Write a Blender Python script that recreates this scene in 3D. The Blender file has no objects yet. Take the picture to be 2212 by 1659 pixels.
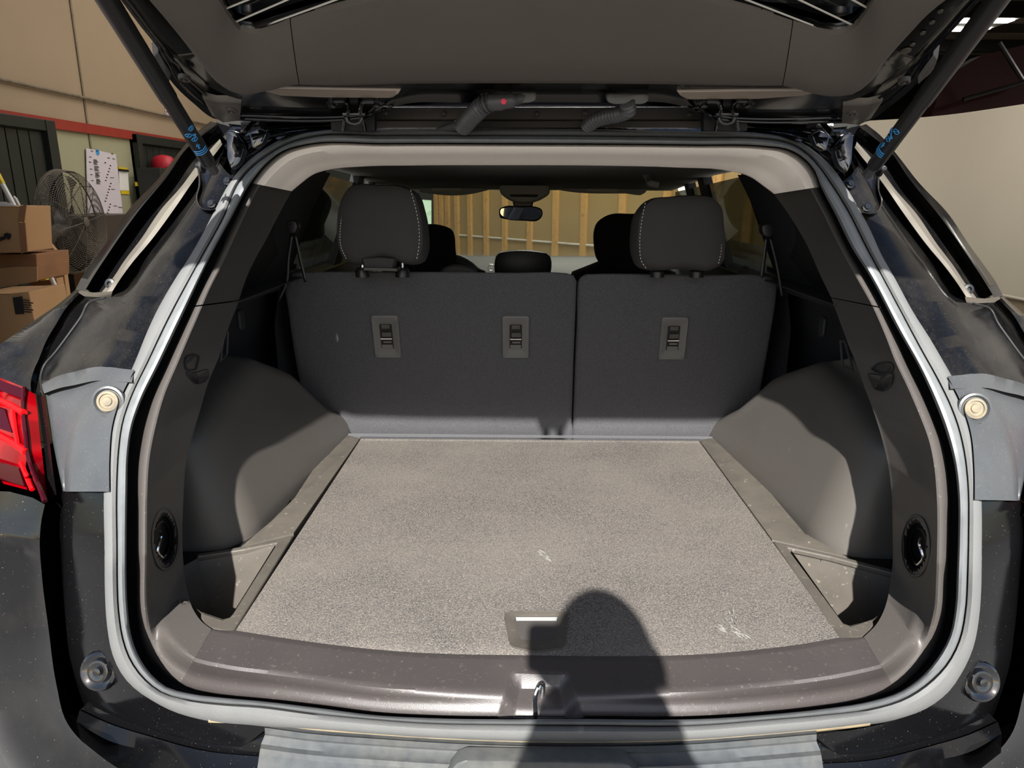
import bpy, bmesh, math, random
from mathutils import Vector, Matrix
random.seed(7)
C = bpy.context.scene.collection
W, H, F = 2212.0, 1659.0, 1534.0
# ------------------------------------------------------------------ camera
CAM = Vector((-0.033, 0.0, 1.45))
YAW, PITCH, ROLL = math.radians(0.6), math.radians(15.0), math.radians(0.3)
fw = Vector((-math.sin(YAW)*math.cos(PITCH), math.cos(YAW)*math.cos(PITCH), -math.sin(PITCH)))
r0 = Vector((math.cos(YAW), math.sin(YAW), 0)); u0 = r0.cross(fw)
rt = math.cos(ROLL)*r0 + math.sin(ROLL)*u0; up = rt.cross(fw)
cd = bpy.data.cameras.new('camera'); cam = bpy.data.objects.new('camera', cd); C.objects.link(cam)
cd.sensor_width = 36.0; cd.lens = 36.0*F/W; cd.clip_start = 0.01; cd.clip_end = 200
M3 = Matrix((rt, up, -fw)).transposed()
cam.matrix_world = Matrix.Translation(CAM) @ M3.to_4x4()
bpy.context.scene.camera = cam
# ------------------------------------------------------------------ world, sun, exposure
sc = bpy.context.scene
sc.view_settings.view_transform = 'Standard'; sc.view_settings.look = 'None'
sc.view_settings.gamma = 1.0; sc.view_settings.use_curve_mapping = False
sc.view_settings.exposure = 0.25
wd = bpy.data.worlds.new('world'); sc.world = wd; wd.use_nodes = True
nt = wd.node_tree; nt.nodes.clear()
sky = nt.nodes.new('ShaderNodeTexSky'); sky.sky_type = 'NISHITA'; sky.sun_disc = False
sky.sun_elevation = math.radians(36); sky.sun_rotation = math.radians(182.5)
sky.air_density = 1.0; sky.dust_density = 1.5
bg = nt.nodes.new('ShaderNodeBackground'); bg.inputs[1].default_value = 0.19
ow = nt.nodes.new('ShaderNodeOutputWorld')
nt.links.new(sky.outputs[0], bg.inputs[0]); nt.links.new(bg.outputs[0], ow.inputs[0])
sl = bpy.data.lights.new('sun', 'SUN'); sl.energy = 16.0; sl.angle = math.radians(0.6); sl.color = (1.0, .965, .92)
so = bpy.data.objects.new('sun', sl); C.objects.link(so)
SUND = Vector((0.044, 1.0, -0.726)).normalized()
so.rotation_euler = SUND.to_track_quat('-Z', 'Y').to_euler(); so.location = (0, -5, 8)
HALL = [(-1.5, 6.2, 14), (3.2, 5.6, 120), (-2.4, 8.4, 14), (12.0, 9.0, 110), (0.6, 6.6, 85)]
for lx, ly, lwt in HALL:                                   # light of the hall's ceiling lamps
    al = bpy.data.lights.new('hall_lamp_light', 'AREA'); al.shape = 'RECTANGLE'; al.size = 1.2; al.size_y = .3
    al.energy = lwt; al.color = (1, .95, .87)
    ao = bpy.data.objects.new('hall_lamp_light', al); C.objects.link(ao); ao.location = (lx, ly, 4.80)

# ------------------------------------------------------------------ geometry helpers
def ray(px, py):
    return (fw + rt*((px-W/2)/F) + up*((H/2-py)/F))
def PY(px, py, Y): d = ray(px, py); return CAM + d*((Y-CAM.y)/d.y)
def PX(px, py, X): d = ray(px, py); return CAM + d*((X-CAM.x)/d.x)
def PZ(px, py, Z): d = ray(px, py); return CAM + d*((Z-CAM.z)/d.z)
def PP(px, py, p0, n):
    d = ray(px, py); return CAM + d*((p0-CAM).dot(n)/d.dot(n))
BZ = [(-1, .80), (.72, .80), (.90, .815), (.98, .85), (1.06, .91), (1.17, 1.01), (1.33, 1.17), (1.54, 1.36), (1.75, 1.55), (9, 8)]
def base(z):
    for (a, b), (c, d) in zip(BZ, BZ[1:]):
        if z <= c: return b+(d-b)*(z-a)/(c-a)
def g(x, z): return base(z) + .39*min(abs(x), 1.05)**2
def PS(px, py, off=0.0):
    """pixel ray on the curved tail surface of the car, off metres further into the car"""
    d = ray(px, py); lo, hi = .3, 3.0
    for _ in range(40):
        t = (lo+hi)/2; p = CAM+d*t
        if p.y-g(p.x, p.z)-off > 0: hi = t
        else: lo = t
    return CAM+d*lo
HS, H0 = .37, 2.087
def PH(px, py, off=0.0):
    d = ray(px, py); t = (H0-off-(CAM.z+HS*CAM.y))/(d.z+HS*d.y); return CAM+d*t
def HP(x, y, off=0.0): return Vector((x, y, H0-off-HS*y))
def smooth(pts, n, closed=False):
    P = [Vector(p) for p in pts]; m = len(P); out = []
    seg = m if closed else m-1
    for i in range(seg):
        if closed: a, b, c, d = P[(i-1) % m], P[i], P[(i+1) % m], P[(i+2) % m]
        else: a, b, c, d = P[max(i-1, 0)], P[i], P[i+1], P[min(i+2, m-1)]
        la = max((b-a).length, 1e-9); lb = max((c-b).length, 1e-9); lc = max((d-c).length, 1e-9)
        m1 = ((c-b)/lb*la+(b-a)/la*lb)/(la+lb)*lb if la > 1e-6 else (c-b)
        m2 = ((d-c)/lc*lb+(c-b)/lb*lc)/(lb+lc)*lb if lc > 1e-6 else (c-b)
        for k in range(8):
            t = k/8; t2 = t*t; t3 = t2*t
            out.append(b*(2*t3-3*t2+1)+m1*(t3-2*t2+t)+c*(-2*t3+3*t2)+m2*(t3-t2))
    if not closed: out.append(P[-1])
    return resample(out, n, closed)
def resample(P, n, closed=False):
    P = [Vector(p) for p in P]
    if closed: P = P+[P[0]]
    L = [0]
    for a, b in zip(P, P[1:]): L.append(L[-1]+(b-a).length)
    out = []; j = 0; m = n if closed else n-1
    for i in range(n):
        s = L[-1]*i/m
        while j < len(P)-2 and L[j+1] < s: j += 1
        d = L[j+1]-L[j]; out.append(P[j].lerp(P[j+1], (s-L[j])/d if d > 1e-12 else 0))
    return out
def polar(pts, n, c=(1165, 900)):
    P = smooth(pts, 900, True); ang = sorted((math.atan2(p.y-c[1], p.x-c[0]) % (2*math.pi), (Vector(p[:2])-Vector(c)).length) for p in P)
    ang = [(ang[-1][0]-2*math.pi, ang[-1][1])]+ang+[(ang[0][0]+2*math.pi, ang[0][1])]
    out = []; j = 0
    for i in range(n):
        a = 2*math.pi*i/n
        while ang[j+1][0] < a: j += 1
        d = ang[j+1][0]-ang[j][0]; r = ang[j][1]+(ang[j+1][1]-ang[j][1])*((a-ang[j][0])/d if d > 1e-9 else 0)
        out.append(Vector((c[0]+r*math.cos(a), c[1]+r*math.sin(a))))
    return out
def rounded(pts, r, n):
    P = [Vector(p) for p in pts]; m = len(P); out = []
    for i in range(m):
        a, b, c = P[i-1], P[i], P[(i+1) % m]; u = (a-b).normalized(); v = (c-b).normalized(); k = min(r, (a-b).length/2.2, (c-b).length/2.2)
        s0, s1 = b+u*k, b+v*k
        for j in range(7):
            t = j/6; out.append(s0*(1-t)**2+b*2*t*(1-t)+s1*t*t)
    return resample(out, n, True)
class MB:
    def __init__(s): s.v = []; s.f = []
    def add(s, vs, fs):
        o = len(s.v); s.v += [Vector(p) for p in vs]; s.f += [tuple(i+o for i in q) for q in fs]; return s
    def loft(s, rows, closed=False, cap=False):
        n = len(rows[0]); vs = [p for r in rows for p in r]; fs = []
        for i in range(len(rows)-1):
            for j in range(n if closed else n-1):
                k = (j+1) % n; fs.append((i*n+j, i*n+k, (i+1)*n+k, (i+1)*n+j))
        if cap: fs.append(tuple(range(n))[::-1]); fs.append(tuple((len(rows)-1)*n+j for j in range(n)))
        return s.add(vs, fs)
    def tube(s, path, r, seg=8, cap=True):
        P = [Vector(p) for p in path]; rows = []; pn = None
        for i, p in enumerate(P):
            t = (P[min(i+1, len(P)-1)]-P[max(i-1, 0)])
            t = t.normalized() if t.length > 1e-9 else Vector((0, 0, 1))
            if pn is None: pn = t.orthogonal().normalized()
            nn = pn-t*pn.dot(t); pn = nn.normalized() if nn.length > 1e-6 else t.orthogonal().normalized()
            b = t.cross(pn); rr = r[i] if isinstance(r, (list, tuple)) else r
            rows.append([p+(pn*math.cos(2*math.pi*k/seg)+b*math.sin(2*math.pi*k/seg))*rr for k in range(seg)])
        return s.loft(rows, True, cap)
    def ring(s, c, n, R, r, N=48, seg=6):
        n = Vector(n).normalized(); a = n.orthogonal().normalized(); b = n.cross(a); c = Vector(c); rows = []
        for i in range(N+1):
            t = 2*math.pi*i/N; d = a*math.cos(t)+b*math.sin(t)
            rows.append([c+d*(R+r*math.cos(2*math.pi*k/seg))+n*r*math.sin(2*math.pi*k/seg) for k in range(seg)])
        return s.loft(rows, True)
    def lathe(s, c, n, prof, N=28):
        """prof: list of (radius, height along n)"""
        n = Vector(n).normalized(); a = n.orthogonal().normalized(); b = n.cross(a); c = Vector(c)
        rows = [[c+(a*math.cos(2*math.pi*k/N)+b*math.sin(2*math.pi*k/N))*max(r, 1e-4)+n*h for k in range(N)] for r, h in prof]
        return s.loft(rows, True, True)
    def prism(s, poly, vec):
        P = [Vector(p) for p in poly]; v = Vector(vec); n = len(P)
        fs = [tuple(range(n)), tuple(range(n, 2*n))[::-1]]+[(i, (i+1) % n, n+(i+1) % n, n+i) for i in range(n)]
        return s.add(P+[p+v for p in P], fs)
    def box(s, a, b):
        x0, y0, z0 = a; x1, y1, z1 = b
        return s.prism([(x0, y0, z0), (x1, y0, z0), (x1, y1, z0), (x0, y1, z0)], (0, 0, z1-z0))
    def pillow(s, poly, vec, prof=((.55, -.5), (.86, -.47), (.965, -.33), (1, 0), (.965, .33), (.86, .47), (.55, .5))):
        P = [Vector(p) for p in poly]; c = sum(P, Vector())/len(P); v = Vector(vec)
        return s.loft([[c+(p-c)*k+v*h for p in P] for k, h in prof], True, True)
    def slab(s, poly, vec, bev=.008):
        """outline extruded by vec with rounded front edge"""
        P = [Vector(p) for p in poly]; c = sum(P, Vector())/len(P); v = Vector(vec); L = v.length; u = v/L
        def ins(d):
            return [p+(c-p).normalized()*d for p in P]
        rows = [[q for q in ins(bev)], [q+u*bev*.3 for q in ins(bev*.3)], [q+u*bev for q in P], [q+v for q in P]]
        return s.loft(rows, True, True)
    def build(s, name, mat, parent=None, smooth=True, bevel=0, mirror=False, solid=0):
        me = bpy.data.meshes.new(name); vs = s.v
        if mirror: vs = [Vector((-p.x, p.y, p.z)) for p in vs]
        me.from_pydata([tuple(p) for p in vs], [], s.f)
        bm = bmesh.new(); bm.from_mesh(me); bmesh.ops.remove_doubles(bm, verts=bm.verts, dist=1e-6)
        bmesh.ops.recalc_face_normals(bm, faces=bm.faces); bm.to_mesh(me); bm.free()
        me.materials.append(mat)
        if smooth:
            me.shade_smooth()
            try: me.set_sharp_from_angle(angle=math.radians(40))
            except Exception: pass
        o = bpy.data.objects.new(name, me); C.objects.link(o)
        if parent: o.parent = parent
        if bevel:
            b = o.modifiers.new('bevel', 'BEVEL'); b.width = bevel; b.segments = 2; b.limit_method = 'ANGLE'
        if solid:
            b = o.modifiers.new('solid', 'SOLIDIFY'); b.thickness = solid; b.offset = 0
        return o
def tag(o, label=None, cat=None, group=None, kind=None):
    for k, v in (('label', label), ('category', cat), ('group', group), ('kind', kind)):
        if v: o[k] = v
    return o
def empty(name, loc=(0, 0, 0), **kw):
    o = bpy.data.objects.new(name, None); C.objects.link(o); o.empty_display_size = .1; return tag(o, **kw)
def rrect(p00, ux, uy, w, h, r, n=6):
    """rounded rectangle around p00 in directions ux, uy"""
    out = []
    for cx, cy, a0 in ((w/2-r, h/2-r, 0), (-w/2+r, h/2-r, 90), (-w/2+r, -h/2+r, 180), (w/2-r, -h/2+r, 270)):
        for k in range(n+1):
            a = math.radians(a0+90*k/n); out.append(Vector(p00)+Vector(ux)*(cx+r*math.cos(a))+Vector(uy)*(cy+r*math.sin(a)))
    return out
# ------------------------------------------------------------------ materials
def lin(c): return tuple(((v/255)/12.92 if v/255 <= .04045 else ((v/255+.055)/1.055)**2.4) for v in c)+(1,)
def mat(name, col, rough=.6, metal=0, spec=.5, bump=None, var=None, coat=0, emit=None, trans=0, ior=1.45, wear=None, sheen=0, aniso=None):
    m = bpy.data.materials.new(name); m.use_nodes = True; nt = m.node_tree; b = nt.nodes['Principled BSDF']
    b.inputs['Base Color'].default_value = lin(col); b.inputs['Roughness'].default_value = rough
    b.inputs['Metallic'].default_value = metal; b.inputs['Specular IOR Level'].default_value = spec
    b.inputs['Coat Weight'].default_value = coat; b.inputs['Coat Roughness'].default_value = .04
    b.inputs['Transmission Weight'].default_value = trans; b.inputs['IOR'].default_value = ior
    b.inputs['Sheen Weight'].default_value = sheen
    if emit: b.inputs['Emission Color'].default_value = lin(emit[0]); b.inputs['Emission Strength'].default_value = emit[1]
    tc = nt.nodes.new('ShaderNodeTexCoord'); cur = None
    def noise(scale, detail=2, rg=.5):
        n = nt.nodes.new('ShaderNodeTexNoise'); n.inputs['Scale'].default_value = scale; n.inputs['Detail'].default_value = detail
        n.inputs['Roughness'].default_value = rg; nt.links.new(tc.outputs['Object'], n.inputs['Vector']); return n
    def mix(fac, a, bcol):
        x = nt.nodes.new('ShaderNodeMix'); x.data_type = 'RGBA'; nt.links.new(fac, x.inputs['Factor'])
        if a is None: x.inputs['A'].default_value = lin(col)
        else: nt.links.new(a, x.inputs['A'])
        x.inputs['B'].default_value = lin(bcol); return x.outputs['Result']
    def ramp(src, lo, hi, top=1.0):
        r = nt.nodes.new('ShaderNodeMapRange'); r.inputs['From Min'].default_value = lo; r.inputs['From Max'].default_value = hi
        r.inputs['To Max'].default_value = top; nt.links.new(src, r.inputs['Value']); return r.outputs[0]
    for (scale, lo, hi, top, c2, det) in (var or []):
        cur = mix(ramp(noise(scale, det).outputs['Fac'], lo, hi, top), cur, c2)
    rsrc = None
    for (scale, lo, hi, top, c2, r2) in (wear or []):
        f = ramp(noise(scale, 5, .65).outputs['Fac'], lo, hi, top); cur = mix(f, cur, c2)
        x = nt.nodes.new('ShaderNodeMix'); x.data_type = 'FLOAT'; nt.links.new(f, x.inputs['Factor'])
        if rsrc: nt.links.new(rsrc, x.inputs['A'])
        else: x.inputs['A'].default_value = rough
        x.inputs['B'].default_value = r2; rsrc = x.outputs['Result']
    if cur: nt.links.new(cur, b.inputs['Base Color'])
    if rsrc: nt.links.new(rsrc, b.inputs['Roughness'])
    if bump:
        n = noise(bump[0], 3); bp = nt.nodes.new('ShaderNodeBump'); bp.inputs['Strength'].default_value = bump[1]
        bp.inputs['Distance'].default_value = bump[2] if len(bump) > 2 else .001
        nt.links.new(n.outputs['Fac'], bp.inputs['Height']); nt.links.new(bp.outputs[0], b.inputs['Normal'])
    return m
M = {}
M['paint'] = mat('black_paint', (8, 8, 9), .07, spec=.4, coat=.3, wear=[(9, .5, .8, .03, (120, 112, 98), .3), (260, .68, .74, .8, (150, 140, 122), .7)])
M['paint_dusty'] = mat('dusty_black_paint', (9, 9, 10), .15, spec=.22, coat=.0, wear=[(9, .45, .78, .11, (92, 86, 76), .6), (420, .64, .73, .28, (150, 142, 128), .7)])
M['paint_clean'] = mat('clean_black_paint', (8, 8, 10), .06, spec=.6, coat=.8)
M['hatchpaint'] = mat('hatch_inner_paint', (7, 7, 8), .2, spec=.4, coat=.15)
M['jamb'] = mat('black_jamb_paint', (9, 9, 11), .10, spec=.5, coat=.4, bump=(26, .35, .004), wear=[(300, .70, .76, .6, (110, 104, 92), .7)])
M['gloss_plastic'] = mat('gloss_black_plastic', (8, 8, 9), .15, spec=.35, wear=[(300, .66, .73, .4, (150, 140, 122), .7)])
M['rubber'] = mat('rubber_seal', (88, 89, 89), .65, spec=.25, bump=(500, .4, .001), var=[(30, .4, .7, .25, (98, 98, 94), 4)])
M['rubber2'] = mat('rubber_seal_inner', (98, 101, 102), .5, spec=.4, var=[(40, .4, .7, .3, (66, 68, 70), 4)])
M['groove'] = mat('groove_black', (14, 14, 15), .8)
M['trim'] = mat('grained_trim_plastic', (62, 59, 57), .42, spec=.45, bump=(900, .5, .0006), var=[(7, .4, .7, .35, (66, 62, 58), 4)], wear=[(160, .63, .70, .35, (110, 104, 96), .7)])
M['scuff'] = mat('scuff_plate_plastic', (54, 50, 49), .42, spec=.7, bump=(900, .5, .0006), var=[(9, .4, .7, .4, (64, 59, 57), 4)], wear=[(150, .60, .70, .3, (110, 102, 94), .7)])
M['trim_dark'] = mat('dark_trim_plastic', (34, 35, 38), .55, spec=.4, bump=(700, .3, .0006))
M['house'] = mat('wheelhouse_plastic', (76, 73, 69), .46, spec=.45, bump=(800, .4, .0006), var=[(6, .4, .7, .4, (72, 67, 62), 4)], wear=[(50, .66, .72, .4, (105, 98, 88), .7)])
M['rail'] = mat('floor_rail_plastic', (70, 66, 60), .5, spec=.45, bump=(300, .2, .0006), var=[(20, .4, .7, .5, (56, 53, 49), 5)], wear=[(90, .62, .70, .6, (122, 116, 104), .7)])
M['liner'] = mat('headliner_fabric', (222, 214, 206), .95, spec=.1, bump=(900, .3, .0008), var=[(700, .4, .6, .3, (196, 188, 180), 2)])
M['ceiling_f'] = mat('dark_ceiling_fabric', (132, 130, 124), .95, spec=.1, bump=(900, .3, .0008))
M['carpet'] = mat('cargo_carpet', (104, 99, 94), .95, spec=.08, bump=(650, .9, .003), var=[(430, .38, .62, .75, (46, 49, 52), 3), (330, .54, .68, .45, (160, 146, 130), 3), (5, .35, .7, .35, (118, 112, 104), 3)])
M['seatcarpet'] = mat('seat_carpet', (78, 78, 80), .95, spec=.08, sheen=.05, bump=(600, .8, .002), var=[(430, .38, .62, .6, (48, 50, 54), 3), (8, .35, .7, .3, (70, 70, 72), 4)])
M['cloth'] = mat('seat_cloth', (58, 56, 56), .9, spec=.15, bump=(1200, .5, .0008), var=[(900, .4, .6, .3, (44, 43, 44), 2)])
M['cloth_dark'] = mat('seat_cloth_dark', (22, 22, 23), .95, spec=.1)
M['stitch'] = mat('stitch_thread', (190, 186, 178), .8)
M['bezel'] = mat('release_bezel_plastic', (86, 85, 84), .5, spec=.4, bump=(500, .3, .0006))
M['black'] = mat('matt_black', (8, 8, 9), .7)
M['blackp'] = mat('black_plastic', (20, 20, 22), .4)
M['chrome'] = mat('chrome', (225, 225, 225), .15, 1)
M['steel'] = mat('dark_steel', (90, 90, 92), .35, 1)
M['filler'] = mat('satin_grey_plastic', (50, 52, 54), .38, spec=.5, bump=(500, .25, .0006), var=[(9, .4, .7, .5, (66, 67, 67), 4)], wear=[(260, .6, .72, .3, (110, 108, 100), .7)])
M['garnish'] = mat('dusty_garnish_strip', (84, 80, 72), .6, spec=.25, var=[(14, .4, .7, .5, (64, 61, 56), 4)])
M['plug'] = mat('dusty_plug', (104, 95, 76), .7, var=[(60, .4, .6, .6, (80, 76, 66), 3)])
M['steppad'] = mat('bumper_step_plastic', (64, 67, 69), .45, spec=.5, bump=(400, .25, .0006), var=[(6, .38, .7, .5, (86, 84, 77), 5), (60, .4, .7, .5, (48, 51, 54), 5)])
M['dirtlip'] = mat('dirty_lip', (150, 134, 104), .7, var=[(25, .4, .65, .6, (104, 96, 80), 4)])
M['lampred'] = mat('red_lens', (104, 1, 6), .12, spec=.22, coat=.0, var=[(16, .45, .55, .55, (60, 1, 5), 1)])
M['lampdark'] = mat('dark_red_lens', (40, 2, 6), .08, spec=.3)
M['lampbright'] = mat('red_light_guide', (190, 4, 10), .4, spec=.2)
M['glass_dark'] = mat('privacy_glass', (16, 19, 19), .05, spec=.8, trans=.25, wear=[(40, .5, .72, .2, (90, 96, 92), .4)])
def glassmat(name, tint, f):
    m = bpy.data.materials.new(name); m.use_nodes = True; nt = m.node_tree; nt.nodes.clear()
    o = nt.nodes.new('ShaderNodeOutputMaterial'); t = nt.nodes.new('ShaderNodeBsdfTransparent'); t.inputs[0].default_value = (*tint, 1)
    gl = nt.nodes.new('ShaderNodeBsdfGlossy'); gl.inputs['Roughness'].default_value = .02
    lw_ = nt.nodes.new('ShaderNodeLayerWeight'); lw_.inputs[0].default_value = .5; mx = nt.nodes.new('ShaderNodeMixShader')
    fr = nt.nodes.new('ShaderNodeMapRange'); fr.inputs['From Min'].default_value = .55; fr.inputs['To Min'].default_value = f; fr.inputs['To Max'].default_value = .5
    nt.links.new(lw_.outputs['Facing'], fr.inputs['Value']); nt.links.new(fr.outputs[0], mx.inputs[0]); nt.links.new(t.outputs[0], mx.inputs[1]); nt.links.new(gl.outputs[0], mx.inputs[2])
    nt.links.new(mx.outputs[0], o.inputs[0]); return m
M['glass'] = glassmat('window_glass', (.90, .92, .88), .03)
M['glass_tint'] = glassmat('tinted_window_glass', (.30, .32, .30), .05)
M['strut'] = mat('strut_black', (24, 24, 25), .38, spec=.5)
M['blue'] = mat('blue_print', (60, 140, 200), .6)
M['boot'] = mat('rubber_boot', (62, 62, 64), .42)
M['pink'] = mat('red_paint_dot', (205, 60, 80), .6)
M['tanwall'] = mat('tan_wall_paint', (150, 132, 110), .8, bump=(40, .1, .002), var=[(1.2, .4, .7, .35, (136, 119, 98), 4)])
M['greenwall'] = mat('pale_green_wall_paint', (150, 147, 120), .8, bump=(40, .1, .002), var=[(1.5, .4, .7, .3, (136, 132, 106), 4)])
M['red'] = mat('red_band_paint', (142, 48, 36), .6, var=[(8, .4, .7, .3, (108, 38, 30), 4)])
M['doordark'] = mat('dark_door_paint', (38, 42, 38), .5, var=[(6, .4, .7, .4, (26, 29, 27), 3)])
M['pipe'] = mat('conduit_paint', (120, 108, 90), .6, var=[(12, .45, .65, .5, (70, 64, 54), 4)])
M['card'] = mat('cardboard', (158, 122, 84), .85, var=[(7, .4, .7, .3, (150, 110, 70), 4)], bump=(120, .1, .001))
M['card_dark'] = mat('worn_cardboard', (132, 92, 60), .85, var=[(7, .4, .7, .4, (104, 72, 48), 4)])
M['ink'] = mat('black_ink', (24, 22, 22), .7)
M['paper'] = mat('paper', (196, 188, 196), .8)
M['white'] = mat('white_paint', (214, 212, 206), .6)
M['yellow'] = mat('yellow_plastic', (206, 178, 30), .5)
M['helmet'] = mat('red_cap', (170, 26, 44), .5)
M['fanmetal'] = mat('dusty_fan_wire', (84, 76, 66), .6, .2)
M['fanblade'] = mat('fan_blade', (60, 54, 48), .5)
M['cyc'] = mat('pale_partition_paint', (200, 192, 176), .8, var=[(.9, .4, .7, .2, (186, 178, 162), 3)])
M['base_b'] = mat('partition_base', (140, 126, 102), .8)
M['wood'] = mat('pine_wood', (200, 162, 100), .7, var=[(3, .4, .7, .5, (180, 138, 80), 5), (22, .6, .68, .4, (130, 90, 50), 2)])
M['sheath'] = mat('sheathing_paper', (160, 138, 92), .85, var=[(.8, .4, .7, .4, (142, 122, 82), 3)])
M['concrete'] = mat('hall_floor_concrete', (132, 126, 116), .7, var=[(.7, .4, .7, .4, (112, 106, 98), 5)])
M['asphalt'] = mat('yard_concrete', (92, 92, 92), .85, var=[(.5, .4, .7, .3, (80, 80, 80), 5), (40, .4, .7, .2, (70, 70, 69), 4)])
M['ceil'] = mat('hall_ceiling_dark', (80, 74, 66), .8)
M['ceil2'] = mat('hall_ceiling_strip', (150, 140, 124), .8)
M['darkwall'] = mat('dark_far_wall', (40, 38, 34), .8)
M['maroon'] = mat('maroon_sheet', (52, 20, 20), .8)
M['lamp'] = mat('lit_tube', (255, 252, 245), .5, emit=((255, 250, 240), 14))
M['daylight'] = mat('window_daylight', (190, 215, 190), .5, emit=((190, 220, 190), .9), var=[(9, .45, .55, .8, (110, 150, 90), 3)])
M['facade'] = mat('facade_stucco', (88, 85, 80), .85)
M['dash'] = mat('dashboard_plastic', (60, 62, 62), .5)
M['skin'] = mat('skin', (190, 140, 115), .6)
M['shirt'] = mat('grey_shirt', (70, 72, 80), .9)
M['jeans'] = mat('dark_jeans', (40, 46, 62), .9)
M['hair'] = mat('dark_hair', (30, 24, 20), .7)
M['label'] = mat('visor_label_paper', (150, 146, 132), .7)
M['sunlip'] = mat('sunlit_handle_lip', (128, 128, 126), .45)  # paler colour stands in for sun striking the sloping lip
M['sky_mirror'] = mat('sky_mirror_facet', (20, 21, 24), .06, .55, spec=.9, coat=1, bump=(30, .5, .004))  # near-mirror finish for the added facets that reflect the sky
M['chalk'] = mat('chalk', (122, 120, 116), .9)
M['mirrorg'] = mat('mirror_glass', (200, 205, 200), .02, 1)

# ------------------------------------------------------------------ the setting
WL = -4.12
def plane_x(name, m, pts, x=WL, th=.1, kind='structure', parent=None):
    o = MB().prism([(x, y, z) for y, z in pts], (-th, 0, 0)).build(name, m, parent, smooth=False)
    if kind and not parent: o['kind'] = kind
    return o
fl = MB().box((-4.4, 2.6, -.1), (14, 24, 0)).build('floor', M['concrete'], smooth=False); fl['kind'] = 'structure'
yd = MB().box((-25, -30, -.1), (25, 2.6, -.004)).build('yard_ground', M['asphalt'], smooth=False); yd['kind'] = 'structure'
ZB = PX(0, 238, WL).z
wl = plane_x('wall_left', M['tanwall'], [(2.6, ZB), (24, ZB), (24, 5), (2.6, 5)])
lw = plane_x('wall_left_lower', M['greenwall'], [(2.6, 0), (24, 0), (24, ZB), (2.6, ZB)])
lw.name = 'wall_left'
rb = MB().box((WL, 2.6, ZB-.085), (WL+.035, 24, ZB)).build('trim_1', M['red'], smooth=False); rb['kind'] = 'structure'
# vertical wall joint
j = PX(178, 200, WL).y
MB().box((WL-.01, j-.012, 0), (WL+.012, j+.012, 5)).build('wall_joint', M['pipe'], wl, smooth=False)
j2 = PX(425, 250, WL).y
cp = PX(0, 156, WL); cp2 = PX(380, 267, WL)
conduit = MB(); zc = (cp.z+cp2.z)/2
conduit.tube([(WL+.03, 2.8, zc), (WL+.03, cp2.y+.8, zc), (WL+.03, cp2.y+.86, zc-.05), (WL+.03, cp2.y+.86, zc-.6)], .014, 8)
tag(conduit.build('conduit', M['pipe']), 'thin tan painted conduit running along the left wall above the red band', 'pipe')
# doors on left wall
def door(n, pxa, pxb, name):
    ya, yb = PX(pxa, 400, WL).y, PX(pxb, 400, WL).y; top = ZB-.03
    d = MB().box((WL-.02, ya, 0), (WL+.03, yb, top)).build(name, M['doordark'], smooth=False, bevel=.004); d['kind'] = 'structure'
    for a, b in ((ya-.0, ya+.09), (yb-.12, yb)):
        MB().box((WL-.02, a, 0), (WL+.09, b, top)).build('jamb', M['doordark'], d, smooth=False, bevel=.006)
    MB().box((WL-.02, ya, top-.09), (WL+.08, yb, top)).build('door_head', M['doordark'], d, smooth=False, bevel=.006)
    k = int((yb-ya-.25)/.14)
    for i in range(k):
        y = ya+.12+.14*i
        MB().box((WL+.03, y, .02), (WL+.042, y+.125, top-.1)).build('panel', M['doordark'], d, smooth=False, bevel=.004)
    return d
door(1, -90, 118, 'door_1'); door(2, 292, 470, 'door_2')
# facade with the opening the car stands in
fc = MB(); fc.box((-9, 2.5, 0), (-2.25, 2.7, 5.2)); fc.box((2.6, 2.5, 0), (14, 2.7, 5.2)); fc.box((-2.25, 2.5, 3.6), (2.6, 2.7, 5.2))
tag(fc.build('wall_back', M['facade'], smooth=False), kind='structure')
# ceiling with strips
ce = MB().box((-4.4, 2.7, 5.0), (14, 24, 5.1)).build('ceiling', M['ceil'], smooth=False); ce['kind'] = 'structure'
for i in range(12):
    MB().box((-4.2, 3.6+i*1.75, 4.96), (14, 4.25+i*1.75, 5.0)).build('panel', M['ceil2'], ce, smooth=False)
for i in range(6):
    MB().box((-4.2, 4.5+i*3.4, 4.7), (14, 4.62+i*3.4, 4.96)).build('beam', M['darkwall'], ce, smooth=False)
tag(MB().box((-4.4, 24, 0), (14, 24.2, 5)).build('wall_front', M['darkwall'], smooth=False), kind='structure')
# pale partition on the right: path with curved far corner
cyp = smooth([(5.45, 3.2), (5.45, 6), (5.42, 8.4), (5.1, 9.7), (4.4, 10.3), (3.4, 10.5)], 40)
cm = MB(); cm.loft([[Vector((p.x, p.y, z)) for p in cyp] for z in (.36, 2.42)]+[[Vector((p.x+.12, p.y+.05, 2.42)) for p in cyp], [Vector((p.x+.12, p.y+.05, .36)) for p in cyp]])
cw = tag(cm.build('wall_right', M['cyc']), kind='structure')
bm_ = MB(); bm_.loft([[Vector((p.x-.04, p.y-.02, z)) for p in cyp] for z in (0, .36)]+[[Vector((p.x+.12, p.y+.05, .36)) for p in cyp]])
bb = bm_.build('baseboard_right', M['base_b']); bb['kind'] = 'structure'
MB().tube([Vector((p.x-.05, p.y-.02, .37)) for p in cyp], .018, 8).build('ledge', M['cyc'], bb)
tag(MB().box((13.9, 2.7, 0), (14, 24, 5)).build('wall_far_right', M['darkwall'], smooth=False), kind='structure')
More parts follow.
